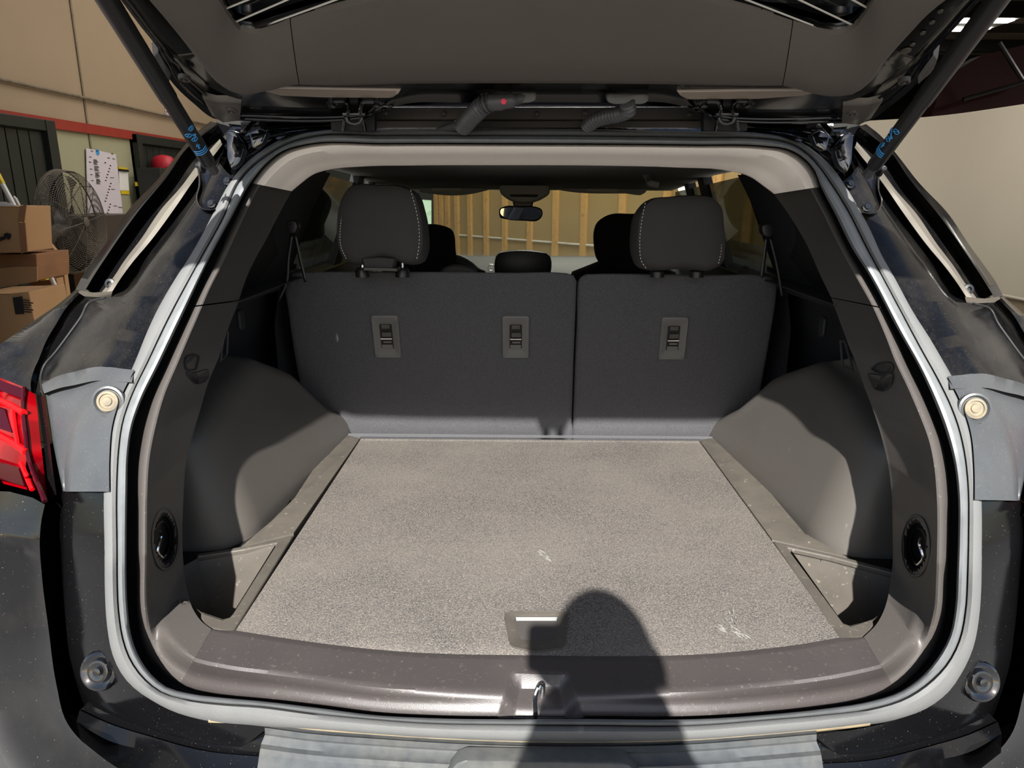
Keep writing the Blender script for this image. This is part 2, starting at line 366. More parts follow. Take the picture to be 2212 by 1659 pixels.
# stud wall ahead of the car
pL = PY(1000, 420, 10.6); pR = PY(1345, 420, 8.3); wn = Vector((-(pR.y-pL.y), pR.x-pL.x, 0)).normalized(); wd_ = Vector((pR.x-pL.x, pR.y-pL.y, 0)).normalized()
wa = PP(938, 420, pL, wn); wb = PP(1812, 420, pL, wn)
def wp(p, z, off=0): return Vector((p.x, p.y, z))-wn*off*(1 if wn.y > 0 else -1)
sw = MB(); sw.prism([wp(wa, 0), wp(wb, 0), wp(wb, 3.4), wp(wa, 3.4)], wn*.02*(1 if wn.y > 0 else -1))
swo = tag(sw.build('wall_front_studs', M['sheath'], smooth=False), kind='structure'); swo.name = 'wall_front'
for px in (946, 957, 970, 990, 1018, 1053, 1093, 1147, 1202, 1263, 1345, 1440, 1545, 1615, 1700, 1790):
    p = PP(px, 500, pL, wn); s = MB()
    a = wd_*.045
    s.prism([wp(p, .05, 0)-a, wp(p, .05, 0)+a, wp(p, .05, .04)+a, wp(p, .05, .04)-a], (0, 0, 3.3))
    s.build('stud', M['wood'], swo, smooth=False, bevel=.003)
pz = PP(1150, 520, pL, wn).z
pl = MB(); pl.tube([wp(wa, pz, .012), wp(wb, pz, .012)], .013, 6); pl.build('water_pipe', M['white'], swo)
bx = PP(1275, 524, pL, wn); 
# dark wall piece with bright window left of the stud wall
dw0 = PY(700, 420, 11.6); 
dwm = MB().box((-4.1, 12.2, 0), (wa.x+.1, 12.3, 5)).build('wall_end', M['doordark'], smooth=False); dwm.name = 'wall_front'; dwm['kind'] = 'structure'
q = [PY(905, 428, 12.15), PY(935, 430, 12.15), PY(935, 506, 12.15), PY(905, 506, 12.15)]
wo = MB().prism(q, (0, .03, 0)).build('window_1', M['daylight'], smooth=False); wo['kind'] = 'structure'
fr = MB()
for a, b in zip(q, q[1:]+q[:1]): fr.tube([a, b], .03, 4)
fr.build('window_frame', M['doordark'], wo, smooth=False)
# the maroon sheet and the braces beyond the partition
ms = MB(); pts = [PY(x, y, 13) for x, y in ((2010, 262), (2030, 190), (2070, 150), (2120, 120), (2300, 75), (2300, 262))]
ms.prism(pts, (0, .3, 0)); tag(ms.build('hanging_sheet', M['maroon'], smooth=False), 'dark maroon sheet hanging behind the pale partition at the right', 'sheet')
br = MB(); br.tube([PY(2158, 92, 12.4), PY(2208, 172, 12.4)], .04, 8); tag(br.build('roof_brace', M['steel']), 'grey diagonal pipe brace in front of the maroon sheet, steep upper one', 'brace')
br = MB(); br.tube([PY(2080, 215, 12.6), PY(2260, 165, 12.6)], .035, 8); tag(br.build('roof_brace', M['steel']), 'grey nearly level pipe brace low on the maroon sheet above the partition', 'brace')
pd = MB(); pd.box((7.0, 23.5, 0), (7.6, 23.9, 4.8)); tag(pd.build('column', M['darkwall'], smooth=False), 'dark steel column in the far corner behind the partition', 'column')
# ceiling lamps
def lamp(x, y, label, w=.55):
    t = empty('ceiling_lamp', label=label, cat='lamp', group='ceiling lamps of the hall')
    MB().box((x-.7, y-w, 4.86), (x+.7, y+w, 4.93)).build('housing', M['white'], t, smooth=False, bevel=.01)
    for k in (-.5, .5):
        MB().box((x-.62, y+k*w-.12, 4.83), (x+.62, y+k*w+.12, 4.86)).build('tube', M['lamp'], t, smooth=False)
    MB().tube([(x, y, 4.93), (x, y, 4.97)], .02, 6).build('hanger', M['steel'], t)
lp = PZ(2092, 54, 4.85); lamp(lp.x, lp.y, 'lit twin ceiling lamp beside the right strut at the top right', .75)
for i, (lx, ly, lwt) in enumerate(HALL): lamp(lx, ly+.9, ['lit twin ceiling lamp above the pile of boxes, out of the frame', 'lit twin ceiling lamp above the pale partition, out of the frame', 'lit twin ceiling lamp above the left wall doors, out of the frame', 'lit twin ceiling lamp far behind the partition, hidden by the strut', 'lit twin ceiling lamp above the bonnet, out of the frame'][i])

# --- things at the left wall
def wallrect(pts, x, th): return MB().prism([PX(a, b, x) for a, b in pts], (th, 0, 0))
po = wallrect([(185, 320), (249, 333), (262, 440), (268, 505), (190, 520)], WL+.014, .006).build('wall_chart', M['paper'], smooth=False)
tag(po, 'tall pale lilac paper chart with rows of print on the left wall', 'poster')
def mark(pts, m, parent, nm='print_mark', x=WL+.022): wallrect(pts, x, .001).build(nm, m, parent, smooth=False)
for k, (x, y) in enumerate(((202, 344), (204, 358), (206, 372), (208, 386))):
    for r in range(5):
        w_ = 7+3*((r*7+k) % 3)/2
        mark([(x, y+r*2.4), (x+w_, y+1+r*2.4), (x+w_, y+2.4+r*2.4), (x, y+1.4+r*2.4)], M['ink'], po)
for k in range(22):
    x = 226+(k*37 % 13); y = 350+k*6.4
    mark([(x, y), (x+3, y+.6), (x+3, y+3), (x, y+2.4)], M['ink'], po)
for (x, y) in ((196, 325), (207, 325), (240, 331), (193, 338), (232, 340), (243, 342), (192, 349), (194, 364), (195, 376), (197, 389)):
    mark([(x, y), (x+5, y+1), (x+5, y+2.6), (x, y+1.6)], M['ink'], po)
for (x, y) in ((238, 383), (240, 408), (245, 444), (256, 447)):
    mark([(x, y), (x+8, y+.6), (x+8, y+1.8), (x, y+1.2)], M['ink'], po)
cb = PX(211, 329, WL+.022); MB().lathe(cb, (1, 0, 0), [(.03, 0), (.03, .001)], 14).build('blue_spot', M['blue'], po)
cbd = empty('clipboard', label='yellow clipboard holding a white sheet, hung on the pale wall beside the chart', cat='clipboard')
wallrect([(255, 360), (274, 363), (279, 420), (261, 419)], WL+.005, .006).build('board', M['yellow'], cbd, smooth=False)
wallrect([(256, 368), (276, 371), (279, 412), (259, 411)], WL+.012, .002).build('sheet', M['white'], cbd, smooth=False)
wallrect([(256, 365), (274, 367), (275, 371), (256, 369)], WL+.012, .02).build('clip', M['black'], cbd, smooth=False)
np_ = wallrect([(356, 233), (375, 237), (378, 260), (358, 256)], WL+.005, .004).build('paper_notice', M['paper'], smooth=False)
tag(np_, 'small white printed notice high on the tan wall behind the left strut', 'notice')
for k in range(9):
    x = 358+(k % 3)*6; y = 240+(k//3)*5
    wallrect([(x, y), (x+4, y+.8), (x+4, y+3.4), (x, y+2.6)], WL+.010, .001).build('print_mark', M['blue'] if k % 2 else M['helmet'], np_, smooth=False)
# dark cabinet with red cap
cabx = -3.75
ca = MB(); p0 = PX(294, 362, WL+.12); p1 = PX(400, 360, cabx)
zt = p0.z; ca.box((WL+.12, p0.y, 0), (cabx, p0.y+1.3, zt))
cbo = tag(ca.build('dark_cabinet', M['doordark'], smooth=False, bevel=.01), 'dark low cabinet against the left wall beneath the red cap', 'cabinet')
MB().tube([(cabx+.02, p0.y+.6, zt-.3), (cabx+.04, p0.y+.6, zt-.3), (cabx+.04, p0.y+.6, zt-.6), (cabx+.02, p0.y+.6, zt-.6)], .01, 6).build('handle', M['steel'], cbo)
cc = Vector((cabx-.16, p0.y+.42, zt+.002))
cap = MB(); cap.lathe(cc, (0, 0, 1), [(.13, 0), (.135, .04), (.12, .09), (.08, .13), (.02, .145)], 20)
cpo = cap.build('red_cap', M['helmet']); tag(cpo, 'small red cap lying on top of the dark cabinet', 'cap')
MB().prism([cc+Vector((.05, -.12, .01)), cc+Vector((.05, .12, .01)), cc+Vector((.22, .08, .0)), cc+Vector((.22, -.08, .0))], (0, 0, .012)).build('visor', M['helmet'], cpo, smooth=False)
yl = wallrect([(291, 393), (294, 394), (296, 402), (292, 402)], -4.03, .02).build('yellow_hook', M['yellow'], smooth=False)
yl.parent = cbo
# cardboard boxes
def carton(pts, Y, dep, label, m='card', flaps=(), ink=(), floor=False):
    """front face outline in px on plane Y, depth goes away from the camera"""
    P = [PY(a, b, Y) for a, b in pts]
    t = empty('cardboard_box', label=label, cat='box', group=None)
    if floor:
        for k in range(len(P)):
            if pts[k][1] > max(q[1] for q in pts)-32: P[k] = Vector((P[k].x, P[k].y, .002))
    b = MB().prism(P, (-.02, dep, 0)).build('carton', M[m], t, smooth=False, bevel=.004)
    for f in flaps: MB().prism([PY(a, c, Y-.01) for a, c in f], (0, .006, 0)).build('flap', M['card_dark'] if m == 'card' else M['card'], t, smooth=False)
    for f in ink: MB().prism([PY(a, c, Y-.008) for a, c in f], (0, .001, 0)).build('print_mark', M['ink'], t, smooth=False)
    tp = (P[0]+P[1])/2
    MB().prism([PY(pts[0][0], pts[0][1]+.4, Y-.003), PY(pts[1][0], pts[1][1]+.4, Y-.003), PY(pts[1][0], pts[1][1]+1.6, Y-.003), PY(pts[0][0], pts[0][1]+1.6, Y-.003)], (0, .002, 0)).build('edge_crease', M['card_dark'], t, smooth=False)
    return t
def lines(x0, y0, w, h, n, sk=.08):
    out = []
    for i in range(n):
        y = y0+i*h/n; ww = w*(.6+.4*((i*5) % 3)/2); out.append([(x0, y), (x0+ww, y+ww*sk), (x0+ww, y+ww*sk+h/n*.45), (x0, y+h/n*.45)])
    return out
b1 = carton([(-60, 444), (40, 446), (46, 546), (-40, 546)], 3.9, .3, 'open cardboard box with a black arrow logo, topmost of its stack at the left edge',
       flaps=[[(41, 446), (57, 442), (52, 481), (39, 479)], [(40, 481), (54, 481), (59, 542), (46, 548)]])
MB().prism([PY(-60, 436, 3.95), PY(10, 436, 3.95), PY(42, 446, 3.95), (PY(41, 470, 3.95)), PY(36, 470, 3.95), PY(34, 450, 3.95), PY(-60, 446, 3.95)], (0, .004, 0)).build('packing_paper', M['white'], b1, smooth=False)
MB().tube([PY(30, 425, 4.1), PY(35, 430, 4.1), PY(42, 444, 4.1)], .008, 5).build('paper_strip', M['white'], b1)
MB().tube([PY(x, y, 3.892) for x, y in ((-40, 506), (-25, 514), (-5, 518), (8, 514), (19, 508))], [.004, .009, .011, .009, .005], 6).build('arrow_logo', M['ink'], b1)
MB().tube([PY(x, y, 3.892) for x, y in ((9, 507), (16, 505.5), (21.5, 507), (20, 513), (17, 517))], [.004, .007, .008, .007, .004], 6).build('arrow_logo', M['ink'], b1)
carton([(-60, 550), (78, 549), (80, 577), (80, 606), (-60, 634)], 4.0, .33, 'wide brown open box under the box with the arrow logo', 'card_dark', flaps=[[(-60, 586), (35, 576), (80, 576), (80, 608), (-60, 632)]])
carton([(-60, 636), (20, 634), (62, 630), (84, 742), (-60, 790)], 3.6, .33, 'tall box with a black square mark at the bottom left of the pile', ink=[[(27, 643), (48, 640), (52, 678), (33, 679)]]+lines(50, 647, 22, 30, 6))
carton([(64, 612), (122, 602), (134, 666), (80, 670)], 4.46, .1, 'box lying open on its side with faint print, centre of the pile', floor=True, ink=lines(84, 645, 38, 22, 4, -.12), flaps=[[(63, 609), (121, 603), (127, 640), (72, 645)]])
carton([(36, 690), (120, 680), (140, 745), (50, 765)], 3.98, .3, 'plain box lowest in the pile beside the black square mark', 'card', floor=True)
carton([(92, 528), (105, 524), (135, 560), (130, 600), (110, 600), (96, 560)], 4.76, .06, 'slim box standing open behind the fan, left of its pole', 'card', floor=True, ink=lines(112, 568, 20, 30, 6))
carton([(100, 560), (138, 556), (146, 640), (128, 660), (112, 620)], 4.84, .05, 'printed box behind the fan pole', 'card', floor=True, ink=lines(114, 568, 18, 34, 6))
carton([(158, 588), (182, 586), (182, 620), (160, 640)], 5.6, .3, 'small box right of the fan pole, half hidden by the car', 'card_dark', floor=True)
yb = MB().prism([PY(x, y, 4.60) for x, y in ((83, 590), (97, 588), (100, 604), (84, 606))], (0, .05, 0)); yb.v = [Vector((p.x, p.y, .002)) if p.z < PY(90, 600, 4.6).z else p for p in yb.v]; tag(yb.build('yellow_bin', M['yellow'], smooth=False, bevel=.01), 'narrow yellow plastic bin standing between the boxes, only its top showing', 'bin')
bs = MB().prism([PY(x, y, 4.69) for x, y in ((76, 533), (84, 526), (110, 600), (98, 606))], (0, .03, 0)); tag(bs.build('brown_board', M['card_dark'], smooth=False), 'narrow brown board leaning between the boxes', 'board')
bro = empty('broom', label='broom with white and yellow pole leaning against the dark door', cat='broom')
MB().tube([PY(-8, 372, 4.42), PY(5, 397, 4.42)], .017, 8).build('grip', M['yellow'], bro)
MB().tube([PY(5, 397, 4.42), PY(77, 530, 4.40)], .014, 8).build('pole', M['white'], bro)
hd = PY(77, 530, 4.40); ft = PY(96, 570, 4.395); dd = (ft-hd).normalized(); MB().tube([hd, hd+dd*(hd.z-.12)/(-dd.z)], .014, 8).build('pole', M['white'], bro); hb = hd+dd*(hd.z-.12)/(-dd.z)
MB().box((hb.x-.12, hb.y-.03, .02), (hb.x+.12, hb.y+.03, .12)).build('brush_head', M['yellow'], bro, bevel=.01)
# pedestal fan
fan = empty('pedestal_fan', label='large dusty pedestal fan with round wire guard by the left wall', cat='fan')
fcn = PY(177, 480, 5.0); fc0 = PY(164, 480, 5.3); nrm = Vector((.995, .03, .03)).normalized()
R = .36
def fr_(r, h): return fc0+nrm*h
gd = MB()
for i in range(24):
    r = R*(i+1)/24; h = .05*math.sqrt(max(0, 1-(r/R)**2))+.02
    gd.ring(fc0+nrm*h, nrm, r, .0018, 40, 4)
for i in range(9):
    h = .02-.010*i; gd.ring(fc0+nrm*h, nrm, R+.002*i*(1 if i < 5 else .9), .0018, 40, 4)
for i in range(22):
    r = R*(i+2)/24; h = -.07-.04*math.sqrt(max(0, 1-(r/R)**2)); gd.ring(fc0+nrm*h, nrm, r, .0018, 36, 4)
ax = nrm.orthogonal().normalized(); bx_ = nrm.cross(ax)
for k in range(10):
    a = 2*math.pi*k/10; d = ax*math.cos(a)+bx_*math.sin(a)
    gd.tube([fc0+d*.03+nrm*.072, fc0+d*R*.5+nrm*.065, fc0+d*R*.87+nrm*.046, fc0+d*R+nrm*.02, fc0+d*R-nrm*.07, fc0+d*R*.5-nrm*.105, fc0+d*.08-nrm*.112], .003, 5)
gd.build('guard', M['fanmetal'], fan)
rm = MB(); rm.ring(fc0-nrm*.05, nrm, R+.006, .006, 48, 6); rm.build('clamp_band', M['fanmetal'], fan)
MB().lathe(fc0+nrm*.072, nrm, [(.036, -.01), (.036, .006), (.028, .012)], 20).build('hub_cap', M['fanmetal'], fan)
for k in range(3):
    a = 2*math.pi*k/3+.5; bl = MB(); rows = []
    for i in range(8):
        r = .06+.27*i/7; tw = .9-.5*i/7; w_ = .35+.1*math.sin(i)
        row = []
        for jn in range(5):
            aa = a+(jn-2)*w_*.28*(1.15 if i > 1 else .6); d = ax*math.cos(aa)+bx_*math.sin(aa)
            row.append(fc0+d*r+nrm*(-.03+.014*(jn-2)*tw))
        rows.append(row)
    bl.loft(rows); bl.build('blade', M['fanblade'], fan, solid=.003)
MB().lathe(fc0-nrm*.1, nrm, [(.08, -.16), (.1, -.12), (.1, 0), (.05, .02), (.03, .05)], 24).build('motor', M['fanblade'], fan)
pb = fc0-nrm*.16
MB().tube([(pb.x, pb.y, 0.02), (pb.x, pb.y, pb.z)], .024, 12).build('pole', M['blackp'], fan)
MB().lathe((pb.x, pb.y, 0), (0, 0, 1), [(.3, 0), (.3, .015), (.08, .03), (.04, .1)], 32).build('base', M['blackp'], fan)
# shelf with coloured bottles behind the fan
MB_ = MB().box((WL+.05, 6.1, 0), (WL+.5, 6.9, 1.25)); tag(MB_.build('dark_rack', M['fanblade'], smooth=False), 'low dark rack standing behind the fan by the wall', 'rack')

# ================================================================== THE CAR
car = empty('suv_car', label='black suv seen from behind with its tailgate open and an empty carpeted cargo area', cat='car')
S_out = [(223, 1200), (223, 1239), (224, 1290), (229, 1360), (240, 1416), (266, 1467), (291, 1492), (329, 1517), (367, 1538), (430, 1558), (560, 1571), (661, 1577), (813, 1589), (971, 1599), (1098, 1604), (1260, 1606), (1510, 1600), (1652, 1589), (1763, 1579), (1880, 1565), (1956, 1552), (2006, 1533), (2055, 1495), (2082, 1454), (2105, 1404), (2118, 1340), (2123, 1277), (2124, 1200), (2124, 1100), (2121, 1032), (2113, 967), (2100, 912), (2080, 863), (2060, 820), (2038, 781), (2010, 733), (1976, 680), (1928, 592), (1905, 552), (1880, 497), (1854, 448), (1815, 385), (1796, 360), (1763, 329), (1728, 306), (1697, 294), (1652, 288), (1500, 284), (1060, 277), (829, 279), (702, 281), (642, 289), (601, 304), (563, 327), (530, 354), (502, 386), (463, 456), (440, 501), (408, 557), (380, 600), (329, 691), (288, 790), (273, 823), (253, 863), (240, 901), (230, 944), (223, 1008), (221, 1071)]
S_mid = [(254, 1200), (254, 1239), (258, 1328), (266, 1378), (281, 1421), (309, 1462), (354, 1497), (405, 1511), (481, 1520), (560, 1525), (687, 1542), (813, 1554), (908, 1561), (1098, 1565), (1260, 1566), (1510, 1566), (1652, 1555), (1779, 1544), (1880, 1531), (1956, 1507), (2006, 1474), (2047, 1431), (2072, 1381), (2085, 1315), (2089, 1239), (2091, 1150), (2090, 1049), (2083, 983), (2070, 925), (2051, 873), (2025, 820), (1989, 755), (1945, 672), (1905, 597), (1870, 532), (1829, 451), (1789, 388), (1775, 368), (1748, 337), (1715, 314), (1677, 303), (1652, 300), (1500, 297), (1060, 293), (829, 293), (677, 295), (621, 311), (576, 337), (538, 367), (523, 384), (481, 474), (435, 557), (359, 700), (320, 782), (286, 853), (266, 912), (257, 977), (254, 1033)]
S_in = [(273, 1200), (273, 1239), (276, 1315), (282, 1366), (299, 1416), (324, 1454), (362, 1485), (405, 1497), (481, 1507), (560, 1514), (687, 1529), (813, 1545), (924, 1551), (1260, 1553), (1510, 1553), (1652, 1544), (1779, 1531), (1880, 1515), (1943, 1495), (1994, 1459), (2029, 1416), (2052, 1371), (2063, 1315), (2067, 1239), (2070, 1150), (2070, 1081), (2061, 1000), (2044, 935), (2021, 873), (1986, 795), (1940, 713), (1875, 590), (1844, 542), (1804, 462), (1772, 400), (1761, 370), (1741, 345), (1703, 322), (1652, 315), (1500, 312), (1060, 309), (829, 309), (652, 313), (614, 324), (576, 352), (543, 392), (500, 470), (453, 557), (395, 680), (345, 785), (304, 869), (286, 922), (277, 983), (275, 1058)]
T_outc = [(296, 1200), (296, 1239), (297, 1340), (306, 1391), (324, 1429), (349, 1457), (387, 1482), (456, 1501), (560, 1513), (687, 1528), (813, 1544), (924, 1550), (1260, 1552), (1510, 1552), (1652, 1543), (1779, 1530), (1880, 1512), (1943, 1490), (1981, 1459), (2011, 1424), (2032, 1378), (2042, 1340), (2047, 1277), (2050, 1200), (2051, 1081), (2047, 1016), (2038, 967), (2018, 912), (1992, 853), (1960, 788), (1940, 736), (1908, 666), (1867, 595), (1829, 528), (1800, 465), (1770, 402), (1759, 372), (1739, 347), (1702, 324), (1652, 317), (1500, 314), (1060, 311), (829, 311), (653, 315), (616, 326), (578, 354), (545, 395), (505, 475), (461, 575), (430, 633), (402, 696), (362, 785), (329, 863), (309, 937), (299, 995), (296, 1084)]
N = 320
so_, sm_, si_, to_ = polar(S_out, N), polar(S_mid, N), polar(S_in, N), polar(T_outc, N)
def lerp(a, b, t): return [p.lerp(q, t) for p, q in zip(a, b)]
def ringrows(a, b, prof): return [[PS(p.x, p.y, o) for p in lerp(a, b, t)] for t, o in prof]
MB().loft(ringrows(so_, sm_, [(-.02, .045), (0, .012), (.12, .001), (.35, -.006), (.65, -.006), (.9, .001), (1, .012), (1.0, .03)]), True).build('outer_weather_seal', M['rubber'], car)
MB().loft(ringrows(sm_, si_, [(0, .03), (.02, .006), (.2, -.004), (.5, -.008), (.8, -.003), (1, .008), (1.0, .075)]), True).build('inner_weather_seal', M['rubber2'], car)
MB().loft(ringrows(si_, to_, [(-.3, .03), (0, .055), (1.0, .06), (1.5, .05)]), True).build('seal_groove', M['groove'], car)
# tunnel trim between the outer and the inner edge
def seg(curve, a, b, through=None):
    """part of a traced closed curve from the point nearest a to the one nearest b, passing near through"""
    P = smooth(curve, 1600, True); ia = min(range(1600), key=lambda i: (P[i]-Vector(a)).length); ib = min(range(1600), key=lambda i: (P[i]-Vector(b)).length)
    f = [P[(ia+k) % 1600] for k in range((ib-ia) % 1600+1)]; r = [P[(ia-k) % 1600] for k in range((ia-ib) % 1600+1)]
    if through is None: return f if len(f) < len(r) else r
    df = min((p-Vector(through)).length for p in f); dr = min((p-Vector(through)).length for p in r)
    return f if df < dr else r
def pint(pr, t):
    for (a, b), (c, d) in zip(pr, pr[1:]):
        if t <= c: return b+(d-b)*max(0, t-a)/max(c-a, 1e-9)
    return pr[-1][1]
def sst(a, b, x): x = min(1, max(0, (x-a)/(b-a))); return x*x*(3-2*x)
def tunnel(name, outer, inner, prof, m, n=90, parent=None, tweak=None, prof2=None, hole=None):
    A = resample(outer, n); B = resample(smooth(inner, 300) if len(inner) < 60 else inner, n); out = []; px2 = []
    for t, o in prof:
        row = []
        for p, q in zip(A, B):
            w = p.lerp(q, t)
            if prof2: kk = sst(1300, 1460, p.y); o2 = o*(1-kk)+pint(prof2, t)*kk
            else: o2 = o
            v = PS(w.x, w.y, o2); px2.append(w)
            if v.z < .757 and w.y > 1300: v = PZ(w.x, w.y, .757-(.757-v.z)*(1-sst(.22, .50, t)))
            if tweak: v = tweak(w, v)
            row.append(v)
        out.append(row)
    last = [v+Vector((.0 if abs(v.x) < .5 else (.05 if v.x > 0 else -.05), .03, -.01 if v.z < .8 else .02)) for v in out[-1]]
    mb = MB().loft(out+[last])
    if hole:
        cx, cy, a, b = hole; L = len(px2)
        mb.f = [q for q in mb.f if any(i >= L or ((px2[i].x-cx)/a)**2+((px2[i].y-cy)/b)**2 > 1 for i in q)]
    return mb.build(name, m, parent or car)
PR = [(0, .055), (.02, .044), (.05, .038), (.09, .034), (.13, .033), (.17, .034), (.21, .038), (.25, .048), (.30, .064), (.4, .088), (.6, .130), (.8, .172), (.96, .205), (1, .212)]
sp = [(0, .066), (.02, .056), (.05, .052), (.10, .0525), (.15, .0545), (.20, .057), (.26, .0605), (.32, .064), (.38, .068), (.44, .073), (.50, .080)]+[(.50+.50*i/14, .080+.080*(i/14)) for i in range(1, 14)]+[(1, .16)]
PRd = [(t, pint(PR, t)) for t in sorted(set([p[0] for p in PR]+[i/24 for i in range(4, 24)]))]
tunnel('liner_trim', seg(T_outc, (545, 395), (1772, 404), (1100, 311)), [(630, 413), (652, 395), (677, 377), (715, 366), (778, 360), (900, 357.5), (1060, 357), (1300, 358), (1465, 362), (1566, 368), (1620, 382), (1652, 404), (1672, 419)],
       [(0, .05), (.05, .035), (.12, .032), (.3, .045), (.5, .075), (.62, .10), (.8, .13), (.97, .155), (1, .165)], M['liner'], 140)
tunnel('pillar_trim', seg(T_outc, (545, 395), (410, 657), (461, 575)), [(630, 413), (600, 468), (575, 517), (551, 560), (534, 596), (516, 648)], PR, M['trim'], 60)
tunnel('pillar_trim', seg(T_outc, (1772, 404), (1906, 664), (1840, 550)), [(1672, 419), (1705, 465), (1743, 529), (1770, 590), (1795, 642)], PR, M['trim'], 60)
tunnel('quarter_trim', seg(T_outc, (409, 659), (386, 1480), (296, 1100)), [(516, 651), (496, 701), (469, 781), (453, 818), (430, 894), (415, 945), (403, 995), (396, 1084), (395, 1200), (404, 1273), (416, 1314), (437, 1344), (457, 1359)], PRd, M['trim'], 170, prof2=sp, hole=(357, 1164, 25, 60))
tunnel('quarter_trim', seg(T_outc, (1907, 666), (1935, 1492), (2050, 1100)), [(1796, 644), (1829, 734), (1855, 800), (1868, 838), (1885, 883), (1905, 947), (1917, 997), (1925, 1053), (1928, 1150), (1928, 1220), (1924, 1252), (1918, 1290), (1908, 1322), (1892, 1350), (1866, 1376)], PRd, M['trim'], 170, prof2=sp, hole=(1977, 1179, 27, 60))
# sill with latch pocket
def pocket(w, v):
    yt, yb_ = 1455, 1552
    t = (w.y-yt)/(yb_-yt)
    if t < -.02: return v
    t = max(t, 0); xl = 1102+(1073-1102)*t; xr = 1232+(1262-1232)*t
    d = min(w.x-xl, xr-w.x)
    if d <= 0: return v
    k = min(1, d/26)*min(1, .02+t*14); return v-Vector((0, -.012*k*0, .034*k*(.5+.5*t)))
tunnel('scuff_plate', seg(T_outc, (386, 1481), (1935, 1492), (1165, 1552)), [(457, 1360), (503, 1368), (590, 1382), (680, 1395), (780, 1407), (860, 1414), (950, 1419), (1102, 1422), (1254, 1424), (1400, 1424), (1510, 1421), (1652, 1409), (1740, 1398), (1814, 1385), (1866, 1377)], sp, M['scuff'], 420, tweak=pocket)
for x in list(range(578, 985, 63))+list(range(1420, 1800, 63)):
    s = -14 if x < 1165 else 14; y0 = 1432-(abs(x-1165)/600)**2*18
    MB().tube([PS(x, y0, .135)+Vector((0, 0, -.001)), PS(x+s*.5, y0+24, .108)+Vector((0, 0, -.001)), PS(x+s, y0+48, .083)+Vector((0, 0, -.001))], [.001, .0022, .001], 6).build('sill_rib', M['scuff'], car)
st = MB(); b0 = PS(1163, 1541, .06); tp = PS(1163, 1489, .055)
st.tube(smooth([b0+Vector((-.004, .03, -.03)), b0+Vector((-.004, 0, -.005)), Vector((b0.x-.004, b0.y+.0, tp.z-.008)), Vector((b0.x, b0.y+.004, tp.z)), Vector((b0.x+.006, b0.y+.02, tp.z-.008)), b0+Vector((.006, .035, -.005)), b0+Vector((.006, .05, -.03))], 30), .0035, 8)
st.build('latch_striker', M['chrome'], car)
MB().box((b0.x-.036, b0.y-.002, b0.z-.014), (b0.x+.04, b0.y+.004, b0.z-.006)).build('striker_plate', M['blackp'], car, bevel=.002)

# ---- body around the opening
L_ = lambda pts, off: [PS(x, y, off) for x, y in pts]
def rowpts(curves, n): return [[Vector(p) for p in smooth(c, n)] for c, o in curves]
def sheet(name, curves, m, n=40, mirror=False, parent=None, solid=0):
    rows = [[PS(p.x, p.y, o) for p in smooth(c, n)] for c, o in curves]
    return MB().loft(rows).build(name, m, parent or car, mirror=mirror, solid=solid)
A0 = [(455, 262), (425, 285), (395, 319), (342, 386), (278, 453), (235, 517), (200, 565), (177, 598), (163, 626)]
A1 = [(470, 268), (440, 290), (407, 317), (361, 381), (299, 456), (228, 557), (200, 600), (183, 629)]
A1b = [(474, 275), (446, 300), (415, 330), (375, 392), (320, 456), (262, 535), (225, 592), (200, 632)]
A2 = [(475, 300), (455, 322), (425, 358), (390, 405), (349, 451), (304, 517), (266, 567), (248, 595), (220, 631)]
A3 = [(480, 312), (465, 332), (440, 362), (415, 395), (380, 446), (324, 522), (286, 567), (253, 613), (243, 629)]
A4 = [(485, 320), (470, 342), (448, 372), (420, 420), (378, 476), (316, 557), (268, 628), (250, 636), (240, 641)]
A5 = [(474, 352), (468, 368), (458, 384), (440, 420), (410, 470), (367, 545), (310, 610), (270, 655)]
A5b = [(490, 372), (486, 382), (478, 396), (462, 430), (436, 478), (400, 545), (352, 620), (300, 700)]
S0 = [(508, 386), (505, 390), (500, 402), (468, 456), (445, 501), (412, 560), (384, 605), (336, 690)]
SU = [(536, 388), (533, 394), (527, 406), (495, 460), (465, 510), (435, 565), (408, 610), (360, 695)]
for mir in (False, True):
    # forward continuation of the pillar outside
    rows = [[PS(p.x, p.y, 0)+Vector((-.012, .10, 0)) for p in smooth(A0, 40)], [PS(p.x, p.y, 0) for p in smooth(A0, 40)], [PS(p.x, p.y, -.004) for p in smooth(A1, 40)], [PS(p.x, p.y, .004) for p in smooth(A1, 40)], [PS(p.x, p.y, .045) for p in smooth(A1b, 40)], [PS(p.x, p.y, .045) for p in smooth(A2, 40)]]
    MB().loft(rows).build('outer_pillar_panel', M['paint_dusty'], car, mirror=mir)
    sheet('pillar_garnish', [(A2, .05), (A2, .018), ([(a[0]*.5+b[0]*.5, a[1]*.5+b[1]*.5) for a, b in zip(A2, A3)], .008), (A3, .016), (A3, .06)], M['garnish'], 40, mir)
    sheet('body_flange', [(A3, .055), (A4, .06), (A4, .035), (A5, .004), (A5b, .012), (S0, .016), (SU, .03)], M['paint_dusty'], 44, mir)
    p = PS(238, 613, .010)
    if mir: p = Vector((-p.x, p.y, p.z))
    MB().lathe(p, (0, -1, .2), [(.010, -.004), (.010, .002), (.005, .003), (.0045, -.001)], 16).build('screw', M['blackp'], car)
